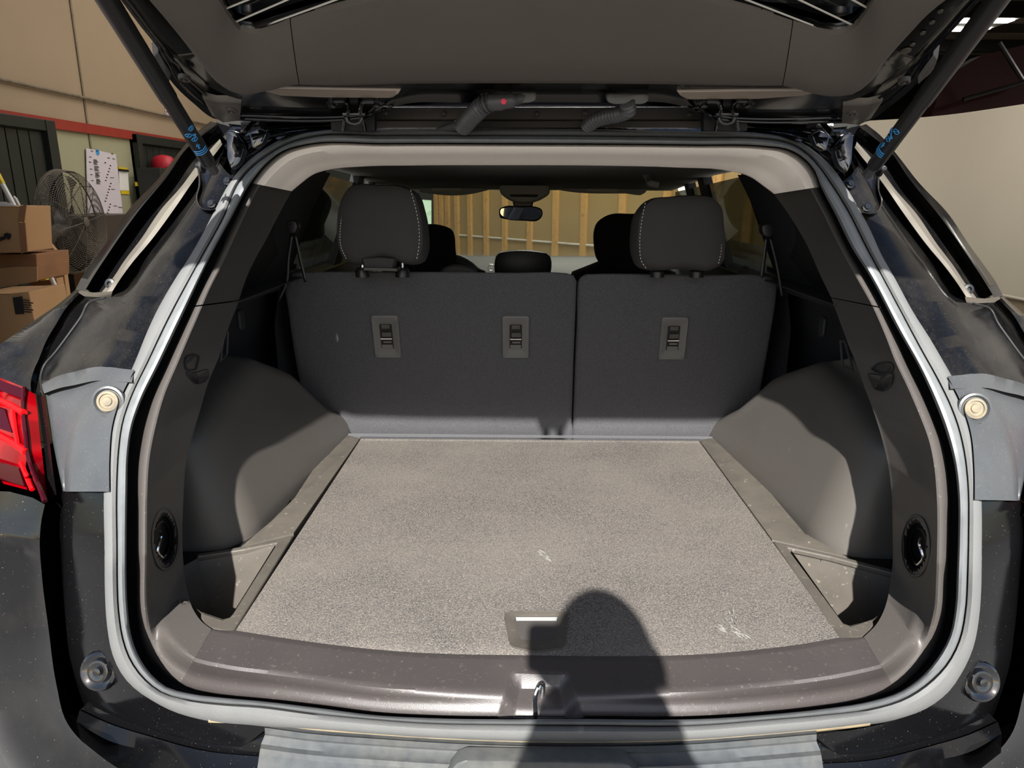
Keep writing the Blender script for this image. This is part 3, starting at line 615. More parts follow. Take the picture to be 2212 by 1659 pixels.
# lower flange: from pillar foot to the bumper
Q0 = [(172, 634), (142, 666), (122, 699), (101, 734), (84, 775), (73, 800), (66, 830), (68, 850)]
Q0b = [(182, 640), (152, 672), (132, 705), (112, 738), (95, 775), (84, 800), (78, 830), (82, 850)]
Q1 = [(228, 643), (190, 655), (177, 681), (152, 717), (116, 765), (95, 790), (88, 812), (92, 850)]
Q2 = [(268, 640), (250, 680), (225, 720), (200, 760), (170, 790), (150, 806), (140, 812), (135, 850)]
Q3 = [(300, 640), (272, 680), (250, 715), (232, 745), (219, 775), (213, 795), (212, 815), (210, 850)]
Q4 = [(345, 640), (330, 685), (310, 730), (290, 770), (272, 800), (262, 815), (258, 830), (250, 855)]
Q5 = [(375, 640), (352, 700), (330, 745), (318, 780), (305, 800), (298, 815), (290, 830), (280, 855)]
SIL = [(163, 626), (127, 656), (76, 691), (25, 727), (-30, 765), (-70, 800), (-90, 830), (-100, 860)]
SILm = [(168, 630), (135, 662), (95, 697), (60, 735), (30, 775), (5, 805), (-5, 830), (-8, 850)]
for mir in (False, True):
    fwd = [[PS(p.x, p.y, 0)+Vector((-.03*k, d, -.01*k)) for p in smooth(SIL, 40)] for k, d in ((2, 3.0), (1.5, .8), (1, .25), (.2, .04))]
    MB().loft(fwd+[[PS(p.x, p.y, o) for p in smooth(c, 40)] for c, o in ((SIL, 0), (SILm, -.012), (Q0, -.004), (Q0, .008), (Q0b, .02))]).build('quarter_panel', M['paint_dusty'], car, mirror=mir)
    sheet('body_flange', [(Q0b, .022), (Q1, .018), (Q1, .010), (Q2, .016), (Q3, .0), (Q4, .010), (Q5, .03)], M['paint_dusty'], 44, mir)
    MB().tube([PS(p.x, p.y, .010) for p in smooth(Q1, 40)], .0022, 6).build('seam_sealer', M['black'], car, mirror=mir)
    # satin grey filler piece
    rows = []
    fl0 = [(93, 829), (97, 850), (108, 920), (121, 990), (136, 1062)]; fl1 = [(108, 822), (112, 850), (118, 920), (128, 990), (138, 1062)]
    fl2 = [(150, 809), (150, 850), (138, 920), (138, 990), (140, 1062)]; fl3 = [(217, 793), (196, 850), (160, 920), (143, 990), (141, 1062)]
    fl4 = [(240, 793), (210, 850), (178, 920), (158, 990), (152, 1062)]; fl5 = [(290, 800), (262, 855), (242, 920), (236, 990), (236, 1062)]
    sheet('filler_panel', [(fl0, .05), (fl0, .006), (fl1, .002), (fl2, .004), (fl3, -.008), (fl4, -.016), (fl5, -.012)], M['filler'], 30, mir)
    lip = [(90, 830), (125, 812), (160, 803), (217, 792), (240, 794), (290, 799)]; lip2 = [(95, 850), (130, 838), (160, 832), (217, 822), (240, 824), (285, 826)]
    sheet('filler_top', [(lip, .03), (lip, -.004), (lip2, -.014), (lip2, .01)], M['filler'], 30, mir)
    p = PS(233, 867, -.026)
    if mir: p = Vector((-p.x, p.y, p.z))
    nn = Vector((.15 if not mir else -.15, -1, .25)).normalized()
    MB().lathe(p, nn, [(.026, -.006), (.0255, .001), (.022, .002), (.019, -.002), (.019, -.002)], 26).build('plug_recess', M['filler'], car)
    MB().lathe(p, nn, [(.0175, -.003), (.017, .003), (.013, .004), (.012, .002), (.008, .002), (.007, .004), (.003, .0045)], 24).build('round_plug', M['plug'], car)
    # gap, bumper flange and bumper
    gapL = [(97, 1090), (90, 1120), (86, 1160), (90, 1240), (105, 1360), (122, 1480), (145, 1562), (180, 1604), (240, 1640), (300, 1668)]
    f0 = [(112, 1075), (116, 1110), (118, 1160), (122, 1240), (128, 1340), (140, 1450), (168, 1530), (230, 1585), (330, 1628), (420, 1660)]
    f1 = [(137, 1061), (136, 1110), (136, 1160), (138, 1240), (142, 1340), (156, 1440), (200, 1525), (280, 1580), (400, 1612), (500, 1625)]
    f2 = [(160, 1061), (158, 1110), (158, 1160), (160, 1240), (166, 1340), (184, 1420), (230, 1500), (310, 1556), (430, 1590), (540, 1602)]
    f3 = [(240, 1061), (240, 1110), (240, 1160), (240, 1240), (246, 1340), (262, 1410), (300, 1475), (370, 1525), (470, 1555), (580, 1572)]
    out0 = [(-40, 1060), (-60, 1120), (-70, 1180), (-70, 1260), (-60, 1360), (-45, 1480), (-30, 1580), (0, 1680), (60, 1740), (120, 1790)]
    out1 = [(20, 1062), (10, 1110), (4, 1160), (2, 1240), (8, 1360), (15, 1480), (30, 1570), (70, 1640), (130, 1690), (200, 1730)]
    out2 = [(70, 1075), (60, 1115), (52, 1160), (52, 1240), (60, 1360), (76, 1480), (96, 1566), (130, 1620), (190, 1664), (250, 1700)]
    MB().loft([[PS(p.x, p.y, o)+Vector((dx, dy, 0)) for p in smooth(c, 44)] for c, o, dx, dy in ((out0, -.05, -.05, 3.0), (out0, -.09, -.03, .06), (out0, -.105, 0, .0), (out1, -.075, 0, 0), (out2, -.045, 0, 0), (gapL, -.036, 0, 0), (gapL, -.028, .002, .004), (f0, .03, 0, 0))]).build('bumper_corner', M['paint'], car, mirror=mir)
    sheet('bumper_flange', [(f0, .032), (f0, .028), (f1, .006), (f1, -.001), (f2, -.003), (f3, .004)], M['gloss_plastic'], 44, mir)
    p = PS(213, 1450, -.008); q_ = Vector((-.1, -1, .35))
    if mir: p = Vector((-p.x, p.y, p.z)); q_.x = .1
    MB().lathe(p, q_, [(.033, -.004), (.031, .002), (.027, .004), (.022, .001), (.019, .0), (.018, .003), (.014, .004), (.009, .002), (.007, .002), (.0065, .006), (.003, .0065)], 36).build('dimple_bolt', M['paint_clean'], car)
# bottom black flange strips between corners and step pad
STL = [(300, 1510), (400, 1540), (500, 1557), (572, 1565)]
# step pad
pad0 = [(572, 1567), (661, 1579), (813, 1591), (971, 1601), (1098, 1606), (1260, 1608), (1510, 1602), (1652, 1591), (1764, 1581)]
def dn(c, d, k=0): return [(x+k*(x-1165)/600, y+d) for x, y in c]
sheetrows = [(dn(pad0, -14), .012), (dn(pad0, -3), .004), (dn(pad0, 3, 0), .010), (dn(pad0, 5), .002), (dn(pad0, 17), -.006), (dn(pad0, 21), -.002), (dn(pad0, 40, 8), -.012), (dn(pad0, 50, 10), -.022), (dn(pad0, 62, 12), -.024), (dn(pad0, 120, 20), -.055), (dn(pad0, 230, 30), -.11)]
sheet('step_pad', sheetrows, M['steppad'], 60)
rp = rrect((0, 0, 0), (1, 0, 0), (0, 1, 0), 1, 1, .1)
rpts = [(985, 1642), (1365, 1648), (1400, 1700), (950, 1700)]
MB().slab([PS(a, b, -.042) for a, b in [(968, 1672), (985, 1650), (1005, 1643), (1340, 1649), (1362, 1655), (1385, 1678), (1400, 1720), (940, 1715)]], (0, .03, -.006), .004).build('pad_inset', M['steppad'], car)
lipc = [(x, y-6) for x, y in pad0]
MB().loft([[PS(p.x, p.y, o) for p in smooth(c, 60)] for c, o in (([(x, y-22) for x, y in [(450, 1568)]+pad0+[(1880, 1568)]], .016), ([(x, y-13) for x, y in [(450, 1568)]+pad0+[(1880, 1568)]], .0), ([(x, y-4) for x, y in [(450, 1568)]+pad0+[(1880, 1568)]], .004), ([(x, y) for x, y in [(450, 1568)]+pad0+[(1880, 1568)]], .014))]).build('sill_lip', M['dirtlip'], car)
for mir in (False, True):
    c0 = [(222, 1502), (260, 1512), (330, 1535), (430, 1562), (572, 1580)]; c1 = [(192, 1516), (245, 1536), (320, 1560), (430, 1590), (575, 1606)]; c2 = [(172, 1534), (232, 1562), (320, 1590), (440, 1622), (572, 1635)]; c3 = [(165, 1560), (235, 1600), (330, 1625), (440, 1665), (566, 1690)]; c4 = [(175, 1600), (240, 1650), (330, 1700), (440, 1760), (560, 1790)]
    sheet('lower_flange', [(c0, .012), (c1, -.0), (c2, -.004), (c2, -.010), (c3, -.03), (c4, -.09)], M['gloss_plastic'], 30, mir)
MB().loft([[Vector((x, Y+.39*x*x*(1 if abs(x) < .8 else 1.15), z)) for x in [(-.72+1.44*i/40) for i in range(41)]] for z, Y in ((.52, .71), (.50, .69), (.44, .69), (.38, .73), (.30, .82))]).build('bumper_cover', M['filler'], car)
# tail lamp
for mir in (False, True):
    lt = [(-120, 770), (-60, 795), (0, 817), (36, 833), (72, 850)]; lb = [(-120, 1020), (-60, 1030), (0, 1044), (50, 1062), (95, 1084)]
    n = 12; rows = []
    lens = MB().loft([[PS(-120+(52+120)*k/n+6*t*(k/n), 0*t+(770+(836-770)*k/n)*(1-t)+(1012+(1058-1012)*k/n)*t, -.02-.02*math.sin(math.pi*min(1, t*1.1))) for k in range(n+1)] for t in [i/14 for i in range(15)]])
    L = lens.build('tail_lamp', M['lampred'], car, mirror=mir)
    r1 = [(52, 838), (50, 880), (56, 940), (62, 990), (80, 1040), (97, 1083)]; r2 = [(76, 852), (80, 880), (86, 940), (92, 990), (98, 1040), (103, 1080)]
    MB().loft([[PS(p.x, p.y, o) for p in smooth(c, 24)] for c, o in ((r1, -.038), (r1, -.04), (r2, -.012), (r2, .03))]).build('lens_side', M['lampred'], L, mirror=mir)
    MB().tube([PS(p.x, p.y, -.041) for p in smooth(r1, 24)], .004, 8).build('lens_edge', M['lampdark'], L, mirror=mir)
    for pts, r_ in (([(-100, 830), (-30, 856), (20, 874), (52, 892)], .006), ([(-100, 905), (-30, 928), (20, 952), (56, 976)], .006), ([(28, 880), (34, 930), (40, 966)], .004), ([(46, 1000), (58, 1030), (70, 1058)], .004)):
        MB().tube([PS(p.x, p.y, -.044 if p.x < 57 else -.034) for p in smooth(pts, 12)], r_, 6).build('light_guide', M['lampbright'], L, mirror=mir)
    for pts in ([(-100, 790), (0, 823), (50, 842), (50, 862), (0, 843), (-100, 815)], [(-100, 850), (10, 885), (26, 935), (-100, 890)], [(-90, 985), (0, 1000), (40, 1012), (52, 1050), (0, 1036), (-90, 1015)]):
        MB().prism([PS(a, b, -.042) for a, b in pts], (0, .004, 0)).build('dark_lens', M['lampdark'], L, mirror=mir)
    tb = [(78, 848), (86, 900), (94, 960), (101, 1020), (106, 1080)]; tc_ = [(92, 846), (100, 900), (108, 960), (115, 1020), (122, 1068)]
    sheet('lamp_surround', [(tb, .02), (tb, -.006), (tc_, -.006), (tc_, .03)], M['gloss_plastic'], 20, mir)

# ---- inside walls, floor
ZF = .752
def ztop(y):
    pts = [(1.2, .97), (1.33, .985), (1.5, 1.045), (1.65, 1.07), (1.8, 1.0), (1.92, .88), (2.05, .80), (2.3, .76)]
    for (a, b), (c, d) in zip(pts, pts[1:]):
        if y <= c: return b+(d-b)*max(0, (y-a)/(c-a))
    return .76
for mir in (False, True):
    rows = []
    for y in [1.325+.78*i/26 for i in range(27)]:
        zt_ = ztop(y); k = max(0, (1.40-y)/.075); xo = .598-.05*(y-1.325)/.6; c = []
        rnd = .030*(k**2)
        for t in range(9): zz = .70+(zt_-.05-.70)*t/8; c.append(Vector((-(xo+rnd+.28*(max(0, zz-.75))), y, zz)))
        for a in range(1, 7):
            an = math.radians(90*a/6); c.append(Vector((-min(xo+rnd+.28*(zt_-.80)+.05*(1-math.cos(an)), .72), y, zt_-.05+.05*math.sin(an))))
        c.append(Vector((-.745, y, zt_+.006))); c.append(Vector((-.78, y, zt_+.03)))
        rows.append(c)
    # rear face turning outwards
    first = rows[0]; face = []
    for dx, dy in ((.02, -.012), (.05, -.018), (.10, -.02), (.19, -.02)):
        face.insert(0, [Vector((p.x-dx if p.x-dx > -.79 else -.79, 1.325+dy, p.z)) for p in first])
    MB().loft(face+rows).build('wheelhouse_cover', M['house'], car, mirror=mir)
    # side wall over it and up to the window line
    w = MB(); w.loft([[Vector((-x+kx, max(y, ym+.15-kx*1.5), z)) for y, kx in ((1.14, .10), (1.20, .04), (1.30, 0), (1.6, 0), (1.9, 0), (2.2, 0))] for x, z, ym in ((.78, .60, 1.1), (.79, .75, 1.1), (.78, .95, 1.12), (.77, 1.05, 1.25), (.745, 1.12, 1.32), (.72, 1.24, 1.40))])
    w.build('side_trim', M['trim_dark'], car, mirror=mir)
    pz_ = MB(); pz_.loft([[Vector((-x, y0+dy, z)) for dy in (0, .08, .2)] + [Vector((-x+.02, 1.93-.0*z, z))] for x, z, y0, dy in ((.69, 1.20, 1.38, 0), (.66, 1.30, 1.45, 0), (.61, 1.40, 1.52, 0), (.55, 1.50, 1.60, 0))])
    pz_.build('rear_pillar_trim', M['trim_dark'], car, mirror=mir)
    MB().box((-.80, 1.30, .40), (-.578, 2.2, .74)).build('wheelhouse_base', M['black'], car, mirror=mir, smooth=False)
    MB().prism([(-.66, 1.42, 1.235), (-.60, 1.42, 1.235), (-.60, 1.95, 1.235), (-.68, 1.95, 1.235)], (0, 0, .003)).build('belt_ledge', M['trim_dark'], car, mirror=mir, smooth=False)
# hook recesses and pocket in side trim
for sx, (a, b) in ((-1, (520, 690)), (1, (1777, 705))):
    p = PX(a, b, .695*sx)
    MB().pillow(rrect(p, (0, 1, 0), (0, 0, 1), .03, .05, .008), (.010, 0, 0)).build('hook_cover', M['trim_dark'], car)
for pts, sx in ([((483, 725), (492, 715), (490, 765), (476, 780)), -1], [((1816, 735), (1826, 738), (1842, 800), (1820, 790)), 1]):
    P = [PX(a, b, .70*sx) for a, b in pts]; mm = MB()
    for a, b in zip(P, P[1:]+P[:1]): mm.tube([a, b], .003, 6)
    mm.build('pocket_rim', M['trim'], car)
# cover mount notches and sockets, set on the trim surface
IN_L = [(551, 560), (516, 651), (496, 701), (469, 781), (453, 818), (430, 894), (415, 945), (403, 995), (396, 1084), (395, 1200), (404, 1273)]
IN_R = [(1743, 529), (1796, 644), (1829, 734), (1855, 800), (1868, 838), (1885, 883), (1905, 947), (1917, 997), (1925, 1053), (1928, 1220), (1918, 1290)]
OUT_L = [(461, 575), (430, 633), (402, 696), (362, 785), (329, 863), (309, 937), (299, 995), (296, 1084), (296, 1239), (297, 1340)]
OUT_R = [(1867, 595), (1908, 666), (1940, 736), (1960, 788), (1992, 853), (2018, 912), (2038, 967), (2047, 1016), (2051, 1081), (2050, 1200), (2047, 1277)]
def xat(L, y):
    for (a, b), (c, d) in zip(L, L[1:]):
        if y <= d: return a+(c-a)*(y-b)/(d-b)
    return L[-1][0]
def TS(x, y, add=0):
    o_, i_ = (OUT_L, IN_L) if x < 1100 else (OUT_R, IN_R); a, b = xat(o_, y), xat(i_, y)
    return PS(x, y, pint(PR, min(1, max(0, (x-a)/(b-a))))+add)
for pts, lo in (([(425, 801), (404, 802), (399, 784), (403, 770), (420, 765), (432, 768)], [(420, 806), (450, 796), (453, 816), (440, 828), (424, 832), (408, 816), (402, 802)]), ([(1878, 798), (1896, 807), (1924, 808), (1931, 790), (1920, 782), (1898, 783)], [(1872, 806), (1900, 810), (1930, 806), (1925, 832), (1908, 848), (1886, 842)])):
    P = [Vector(p) for p in rounded(pts, 6, 30)]; c = sum(P, Vector((0, 0)))/len(P)
    MB().loft([[TS(*(c+(p-c)*k), a) for p in P] for k, a in ((1.06, .004), (1.04, -.0035), (.9, -.004), (.8, .001), (.3, .001), (.02, .001))], True).build('cover_mount', M['trim_dark'], car)
    P = [Vector(p) for p in rounded(lo, 5, 30)]; c = sum(P, Vector((0, 0)))/len(P)
    MB().loft([[TS(*(c+(p-c)*k), a) for p in P] for k, a in ((1, .003), (1, -.0022), (.92, -.0026), (.85, -.0012), (.02, -.0012))], True).build('cover_mount_pocket', M['blackp'], car)
for (cx, cy, w_, h_, cs) in ((357, 1164, 28, 64, 1), (1977, 1179, 30, 64, -1)):
    def el(k, add, dx=0): return [TS(cx+dx+w_*k*math.cos(2*math.pi*i/40), cy+h_*k*math.sin(2*math.pi*i/40), add) for i in range(40)]
    MB().loft([el(1.08, .003), el(1.05, -.0025), el(1.0, -.003), el(.94, .004), el(.86, .016, -2*cs), el(.76, .028, -4*cs)], True).build('socket_bezel', M['trim'], car)
    MB().loft([el(.78, .026, -4*cs), el(.66, .028, -6*cs), el(.62, .024, -6*cs), el(.56, .024, -6*cs), el(.50, .034, -6*cs), el(.01, .036, -6*cs)], True).build('socket_cup', M['blackp'], car)
    cxx = cx-7*cs
    pth = [TS(cxx-cs*a, cy+b, .014) for a, b in ((4, -16), (2, -4), (6, 8), (10, 24), (4, 36), (-4, 40), (-8, 36))]
    MB().tube(smooth(pth, 24), .0024, 6).build('tie_down_ring', M['chrome'], car)

# cargo floor panel
cf = [(503, 1368), (560, 1378), (620, 1387), (680, 1395), (780, 1407), (860, 1414), (950, 1419), (1102, 1422), (1254, 1424), (1400, 1424), (1510, 1421), (1652, 1409), (1740, 1398), (1822, 1381), (1817, 1372), (1508, 949), (780, 946)]
poly = [PZ(a, b, ZF) for a, b in cf]
for i in range(1, 14):                       # run under the sill edge
    poly[i] = poly[i]+Vector((0, -.004, 0))
MB().slab(poly, (0, 0, -.02), .003).build('cargo_floor', M['carpet'], car)
cfo = bpy.data.objects['cargo_floor']
# handle in the floor panel
hz = ZF+.0015
ho = [PZ(a, b, hz+.001) for a, b in rounded([(1087, 1320), (1228, 1321), (1220, 1398), (1160, 1409), (1102, 1396)], 12, 48)]
hi_ = [PZ(a, b, hz+.001) for a, b in rounded([(1109, 1331), (1208, 1331), (1199, 1380), (1160, 1383), (1121, 1380)], 7, 48)]
dn_ = lambda P, d: [p+Vector((0, 0, d)) for p in P]
MB().loft([dn_(ho, -.003), dn_(ho, .001), lerp(ho, hi_, .2), lerp(ho, hi_, .9), dn_(hi_, -.001), dn_(lerp(hi_, ho, -.1), -.0012)], True).build('handle_bezel', M['rail'], cfo)
MB().prism(dn_(hi_, -.0005), (0, 0, -.0002)).build('handle_flap', M['trim'], cfo)
fl_ = [PZ(a, b, hz+.002) for a, b in ((1114, 1333), (1204, 1333), (1198, 1350), (1118, 1350))]
fl_[2] = fl_[2]+Vector((0, 0, -.004)); fl_[3] = fl_[3]+Vector((0, 0, -.004))
MB().prism(fl_, (0, 0, -.0015)).build('handle_lip', M['sunlip'], cfo, smooth=False)
mk_ = MB(); random.seed(3)
for (x0, y0, x1, y1, n_, sp_) in ((1580, 1318, 1588, 1345, 9, 5), (1570, 1345, 1612, 1378, 16, 7), (1545, 1350, 1575, 1365, 6, 6), (1158, 1186, 1186, 1206, 8, 4)):
    for k in range(n_):
        t = random.random(); a = x0+(x1-x0)*t+random.uniform(-sp_, sp_); b = y0+(y1-y0)*t+random.uniform(-sp_, sp_); l = random.uniform(4, 12); ang = math.atan2(y1-y0, x1-x0)+random.uniform(-.25, .25)
        dx, dy = math.cos(ang)*l, math.sin(ang)*l
        mk_.prism([PZ(a-dx, b-dy, ZF+.0012), PZ(a+.9, b-.7, ZF+.0012), PZ(a+dx, b+dy, ZF+.0012), PZ(a-.9, b+.7, ZF+.0012)], (0, 0, -.0006))
cm_ = mk_.build('chalk_scuff', M['chalk'], cfo, smooth=False); cm_['kind'] = 'stuff'
# metal strip at the far edge
MB().prism([PZ(a, b, ZF+.004) for a, b in ((778, 943), (1512, 948), (1513, 952), (777, 947))], (0, 0, -.004)).build('metal_strip', M['chrome'], cfo, smooth=False)
MB().prism([PZ(a, b, ZF+.002) for a, b in ((740, 936), (1566, 943), (1512, 948), (778, 943))], (0, 0, -.01)).build('rear_floor_flap', M['seatcarpet'], car, smooth=False)
# rails
def rail(pts, name='floor_rail'):
    MB().slab([PZ(a, b, ZF+.001) for a, b in pts], (0, 0, -.03), .003).build(name, M['rail'], car)
rail([(778, 946), (634, 1152), (540, 1177), (520, 1182), (573, 1137), (585, 1127), (636, 1076), (704, 972), (720, 955), (742, 937)])
rail([(1510, 949), (1668, 1166), (1804, 1197), (1830, 1204), (1740, 1154), (1700, 1107), (1640, 1035), (1600, 985), (1583, 968), (1566, 943)])
# storage bins
def binbox(top, frame, mir):
    P = [PZ(a, b, ZF-.004) for a, b in top]; c = sum(P, Vector())/len(P)
    lo = [c+(p-c)*.86+Vector((0, 0, -.15)) for p in P]; md = [c+(p-c)*.97+Vector((0, 0, -.012)) for p in P]
    lo = [Vector((a.x, a.y, ZF-.16)) for a in lo]
    o = MB().loft([P, md, lo], True)
    o.add(lo, [tuple(range(len(lo)))]); b = o.build('storage_bin', M['trim_dark'] if False else M['rail'], car)
    MB().prism([PZ(a, b_, ZF+.001) for a, b_ in frame], (0, 0, -.012)).build('bin_frame', M['rail'], b, smooth=False, bevel=.003)
binbox([(594, 1178), (529, 1190), (429, 1205), (392, 1225), (392, 1290), (434, 1322), (482, 1338), (497, 1334)],
       [(634, 1155), (503, 1366), (457, 1358), (440, 1348), (434, 1335), (434, 1322), (482, 1338), (494, 1334), (502, 1326), (594, 1180), (598, 1172), (529, 1186), (425, 1202), (425, 1196), (534, 1178)], False)
binbox([(1706, 1184), (1794, 1204), (1855, 1220), (1935, 1240), (1935, 1300), (1886, 1338), (1836, 1352), (1822, 1347)],
       [(1670, 1168), (1818, 1384), (1862, 1377), (1880, 1366), (1887, 1350), (1885, 1336), (1836, 1352), (1824, 1348), (1706, 1190), (1702, 1182), (1794, 1202), (1930, 1238), (1930, 1230), (1804, 1198)], True)
# dark underbody so that no light leaks
MB().box((-.72, 1.2, .55), (.72, 2.3, .58)).build('underfloor', M['black'], car, smooth=False)
# outer shell: roof, sides, front
MB().prism([(-.56, 1.47, 1.60), (.56, 1.47, 1.60), (.60, 1.6, 1.61), (.60, 3.0, 1.60), (.56, 3.2, 1.54), (-.56, 3.2, 1.54), (-.60, 3.0, 1.60), (-.60, 1.6, 1.61)], (0, 0, .02)).build('roof_panel', M['paint_clean'], car, smooth=False)
MB().loft([[Vector((x, y, z+.0)) for x in (-.59, -.5, 0, .5, .59)] for y, z in ((1.54, 1.555), (1.60, 1.545), (1.7, 1.535), (2.4, 1.515), (3.05, 1.47))]).build('headliner', M['ceiling_f'], car, solid=.01)
for mir in (False, True):
    s = MB(); s.loft([[Vector((-x, y, z)) for y in (1.6, 1.9, 2.4, 3.0, 3.8, 4.9)] for x, z in ((.90, .25), (.92, .6), (.92, .95), (.88, 1.12), (.76, 1.22))])
    s.build('body_side', M['paint_clean'], car, mirror=mir)
    MB().loft([[Vector((-x, y, z)) for y in (1.9, 2.3, 2.5, 3.0, 3.6)] for x, z in ((.70, .5), (.70, 1.1), (.68, 1.20), (.70, 1.225), (.78, 1.225))]).build('door_trim', M['trim_dark'], car, mirror=mir)
    MB().prism([(-.70, 1.95, 1.225), (-.70, 3.5, 1.19), (-.60, 3.0, 1.46), (-.585, 2.05, 1.50)], (.004, 0, 0)).build('side_window', M['glass_tint'] if True else M['glass'], car, mirror=mir, smooth=False)
    for y0, y1, yt0, yt1 in ((1.55, 1.97, 1.68, 2.04), (2.50, 2.60, 2.46, 2.54), (2.76, 2.83, 2.70, 2.76)):
        MB().prism([(-.685, y0, 1.20), (-.685, y1, 1.20), (-.565, yt1, 1.52), (-.565, yt0, 1.52)], (-.03, 0, 0)).build('window_pillar', M['black'], car, mirror=mir, smooth=False)
    MB().tube([(-.64, 3.02, 1.47), (-.70, 3.4, 1.33), (-.76, 3.85, 1.14)], .03, 8).build('windshield_pillar', M['ceiling_f'], car, mirror=mir)
    MB().loft([[Vector((-x, 1.50+.03*i, z)) for i in range(2)] for x, z in ((.56, 1.60), (.64, 1.52), (.70, 1.4))]+[]).build('roof_edge', M['paint_clean'], car, mirror=mir)
    # front bonnet side
MB().loft([[Vector((x, y, z-.1*abs(x)**3)) for x in (-.9, -.6, 0, .6, .9)] for y, z in ((3.85, 1.09), (4.4, 1.03), (5.0, .93), (5.3, .75), (5.35, .3))]).build('bonnet', M['paint_clean'], car)
MB().prism([(-.62, 3.0, 1.468), (.62, 3.0, 1.468), (.74, 3.84, 1.12), (-.74, 3.84, 1.12)], (0, .004, .004)).build('windshield', M['glass'], car, smooth=False)
MB().box((-.9, 1.3, .28), (.9, 5.2, .33)).build('floor_pan', M['black'], car, smooth=False)
# wheels
for x in (-.80, .80):
    for y in (1.72, 4.42):
        wm = MB(); wm.lathe((x-.1 if x < 0 else x+.1, y, .34), (1, 0, 0) if x < 0 else (-1, 0, 0), [(.20, 0), (.33, .0), (.345, .03), (.345, .19), (.33, .22), (.2, .22)], 36)
        wo_ = wm.build('wheel', M['black'], car)
        MB().lathe((x-.09 if x < 0 else x+.09, y, .34), (1, 0, 0) if x < 0 else (-1, 0, 0), [(.05, 0), (.19, .005), (.21, -.005), (.21, .05)], 24).build('rim', M['steel'], wo_)

# ---- rear seats
SP0 = Vector((0, 2.03, .75)); SPN = Vector((0, 1, .36)).normalized()
def PSE(px, py, off=0): return PP(px, py, SP0+SPN*(-off), SPN)
vin = Vector((0, .13, -.032))
def seat(pts, label):
    P = [PSE(p.x, p.y) for p in smooth(pts, 120, True)]
    c = sum(P, Vector())/len(P)
    def ins(d): return [p+(c-p).normalized()*d for p in P]
    rows = [[q+vin*0 for q in ins(.016)], [q+vin*.02 for q in ins(.007)], [q+vin*.06 for q in ins(.002)], [q+vin*.14 for q in P], [q+vin*.8 for q in P], [q+vin for q in ins(.02)]]
    return MB().loft(rows, True, True).build('seat_back', M['seatcarpet'], car)
sL = seat([(660, 586), (900, 585), (1100, 587), (1220, 588), (1236, 590), (1246, 600), (1246, 620), (1244, 680), (1240, 780), (1236, 905), (1234, 960), (1225, 968), (1100, 968), (900, 968), (700, 968), (672, 962), (664, 940), (648, 850), (632, 760), (618, 660), (613, 618), (622, 595), (636, 587)], '')
sR = seat([(1280, 590), (1400, 590), (1550, 592), (1655, 595), (1672, 600), (1681, 614), (1680, 640), (1668, 720), (1652, 810), (1636, 900), (1628, 950), (1620, 966), (1550, 972), (1400, 972), (1260, 970), (1240, 966), (1237, 950), (1239, 905), (1244, 780), (1248, 680), (1249, 620), (1252, 600), (1264, 591)], '')
def release(px, py, lean, par):
    ux = (PSE(px+10, py)-PSE(px, py)).normalized(); uy = (PSE(px+lean*10, py-10*1.0)-PSE(px, py)).normalized(); c = PSE(px, py, .002)
    w_ = (PSE(px+29, py)-PSE(px-29, py)).length; h_ = (PSE(px, py-45)-PSE(px, py+45)).length
    n_ = -SPN
    R = lambda kw, kh, o, rr=.008: rrect(c+n_*o, ux, uy, w_*kw, h_*kh, rr)
    MB().loft([R(1.02, 1.02, -.002), R(1, 1, .004), R(.95, .96, .006), R(.74, .78, .0045), R(.52, .62, -.001, .005), R(.46, .56, -.0012, .004)], True).build('release_bezel', M['bezel'], par)
    MB().prism(R(.46, .58, -.0008, .004), n_*.0004).build('release_well', M['black'], par, smooth=False)
    def bar(x, y, ww, hh, m, nm, o=.001, th=.004):
        MB().prism(rrect(c+n_*o+ux*w_*x+uy*h_*y, ux, uy, w_*ww, h_*hh, .001, 2), n_*th).build(nm, m, par, smooth=False)
    bar(0, -.235, .40, .10, M['bezel'], 'lever_tongue', .0003, .002); bar(0, -.03, .42, .03, M['chrome'], 'lever_bar', .002)
    bar(.02, .06, .34, .10, M['trim'], 'lever_plate', .0006, .003); bar(.02, -.12, .3, .035, M['bezel'], 'lever_plate', .0006, .003)
    bar(0, .24, .30, .09, M['trim'], 'lever_icon_plate', .0003, .0015)
release(835, 727, -.10, sL); release(1114, 728, 0.0, sL); release(1454, 731, .10, sR)
def headrest(pts, Y, th, par, stitches=(), m='cloth', name='head_restraint'):
    P = [PY(p.x, p.y, Y) for p in smooth(pts, 64, True)]
    o = MB().pillow(P, (0, -th, th*.15), ((.5, -.5), (.8, -.49), (.93, -.42), (.985, -.25), (1, 0), (.985, .25), (.93, .42), (.8, .49), (.5, .52))).build(name, M[m], par)
    for s in stitches:
        mm = MB(); S = smooth(s, 60)
        for i in range(0, 58, 3):
            a = PY(S[i].x, S[i].y, Y-th*.47); b = PY(S[i+2].x, S[i+2].y, Y-th*.47); mm.tube([a, b.lerp(a, .2)], .0008, 4)
        so2 = mm.build('stitching', M['stitch'], par); so2['kind'] = 'stuff'
    return o
headrest([(760, 408), (830, 403), (880, 407), (905, 420), (916, 450), (925, 500), (924, 545), (915, 565), (890, 572), (840, 560), (770, 572), (748, 562), (735, 530), (734, 490), (741, 440)], 1.80, .13, sL, [[(742, 445), (735, 495), (736, 530), (748, 560)], [(887, 410), (899, 455), (906, 505), (903, 545), (900, 560)]])
MB().pillow([PY(a, b, 1.76) for a, b in ((782, 556), (820, 553), (858, 556), (855, 578), (850, 584), (790, 580))], (0, -.05, 0)).build('restraint_skirt', M['cloth'], sL)
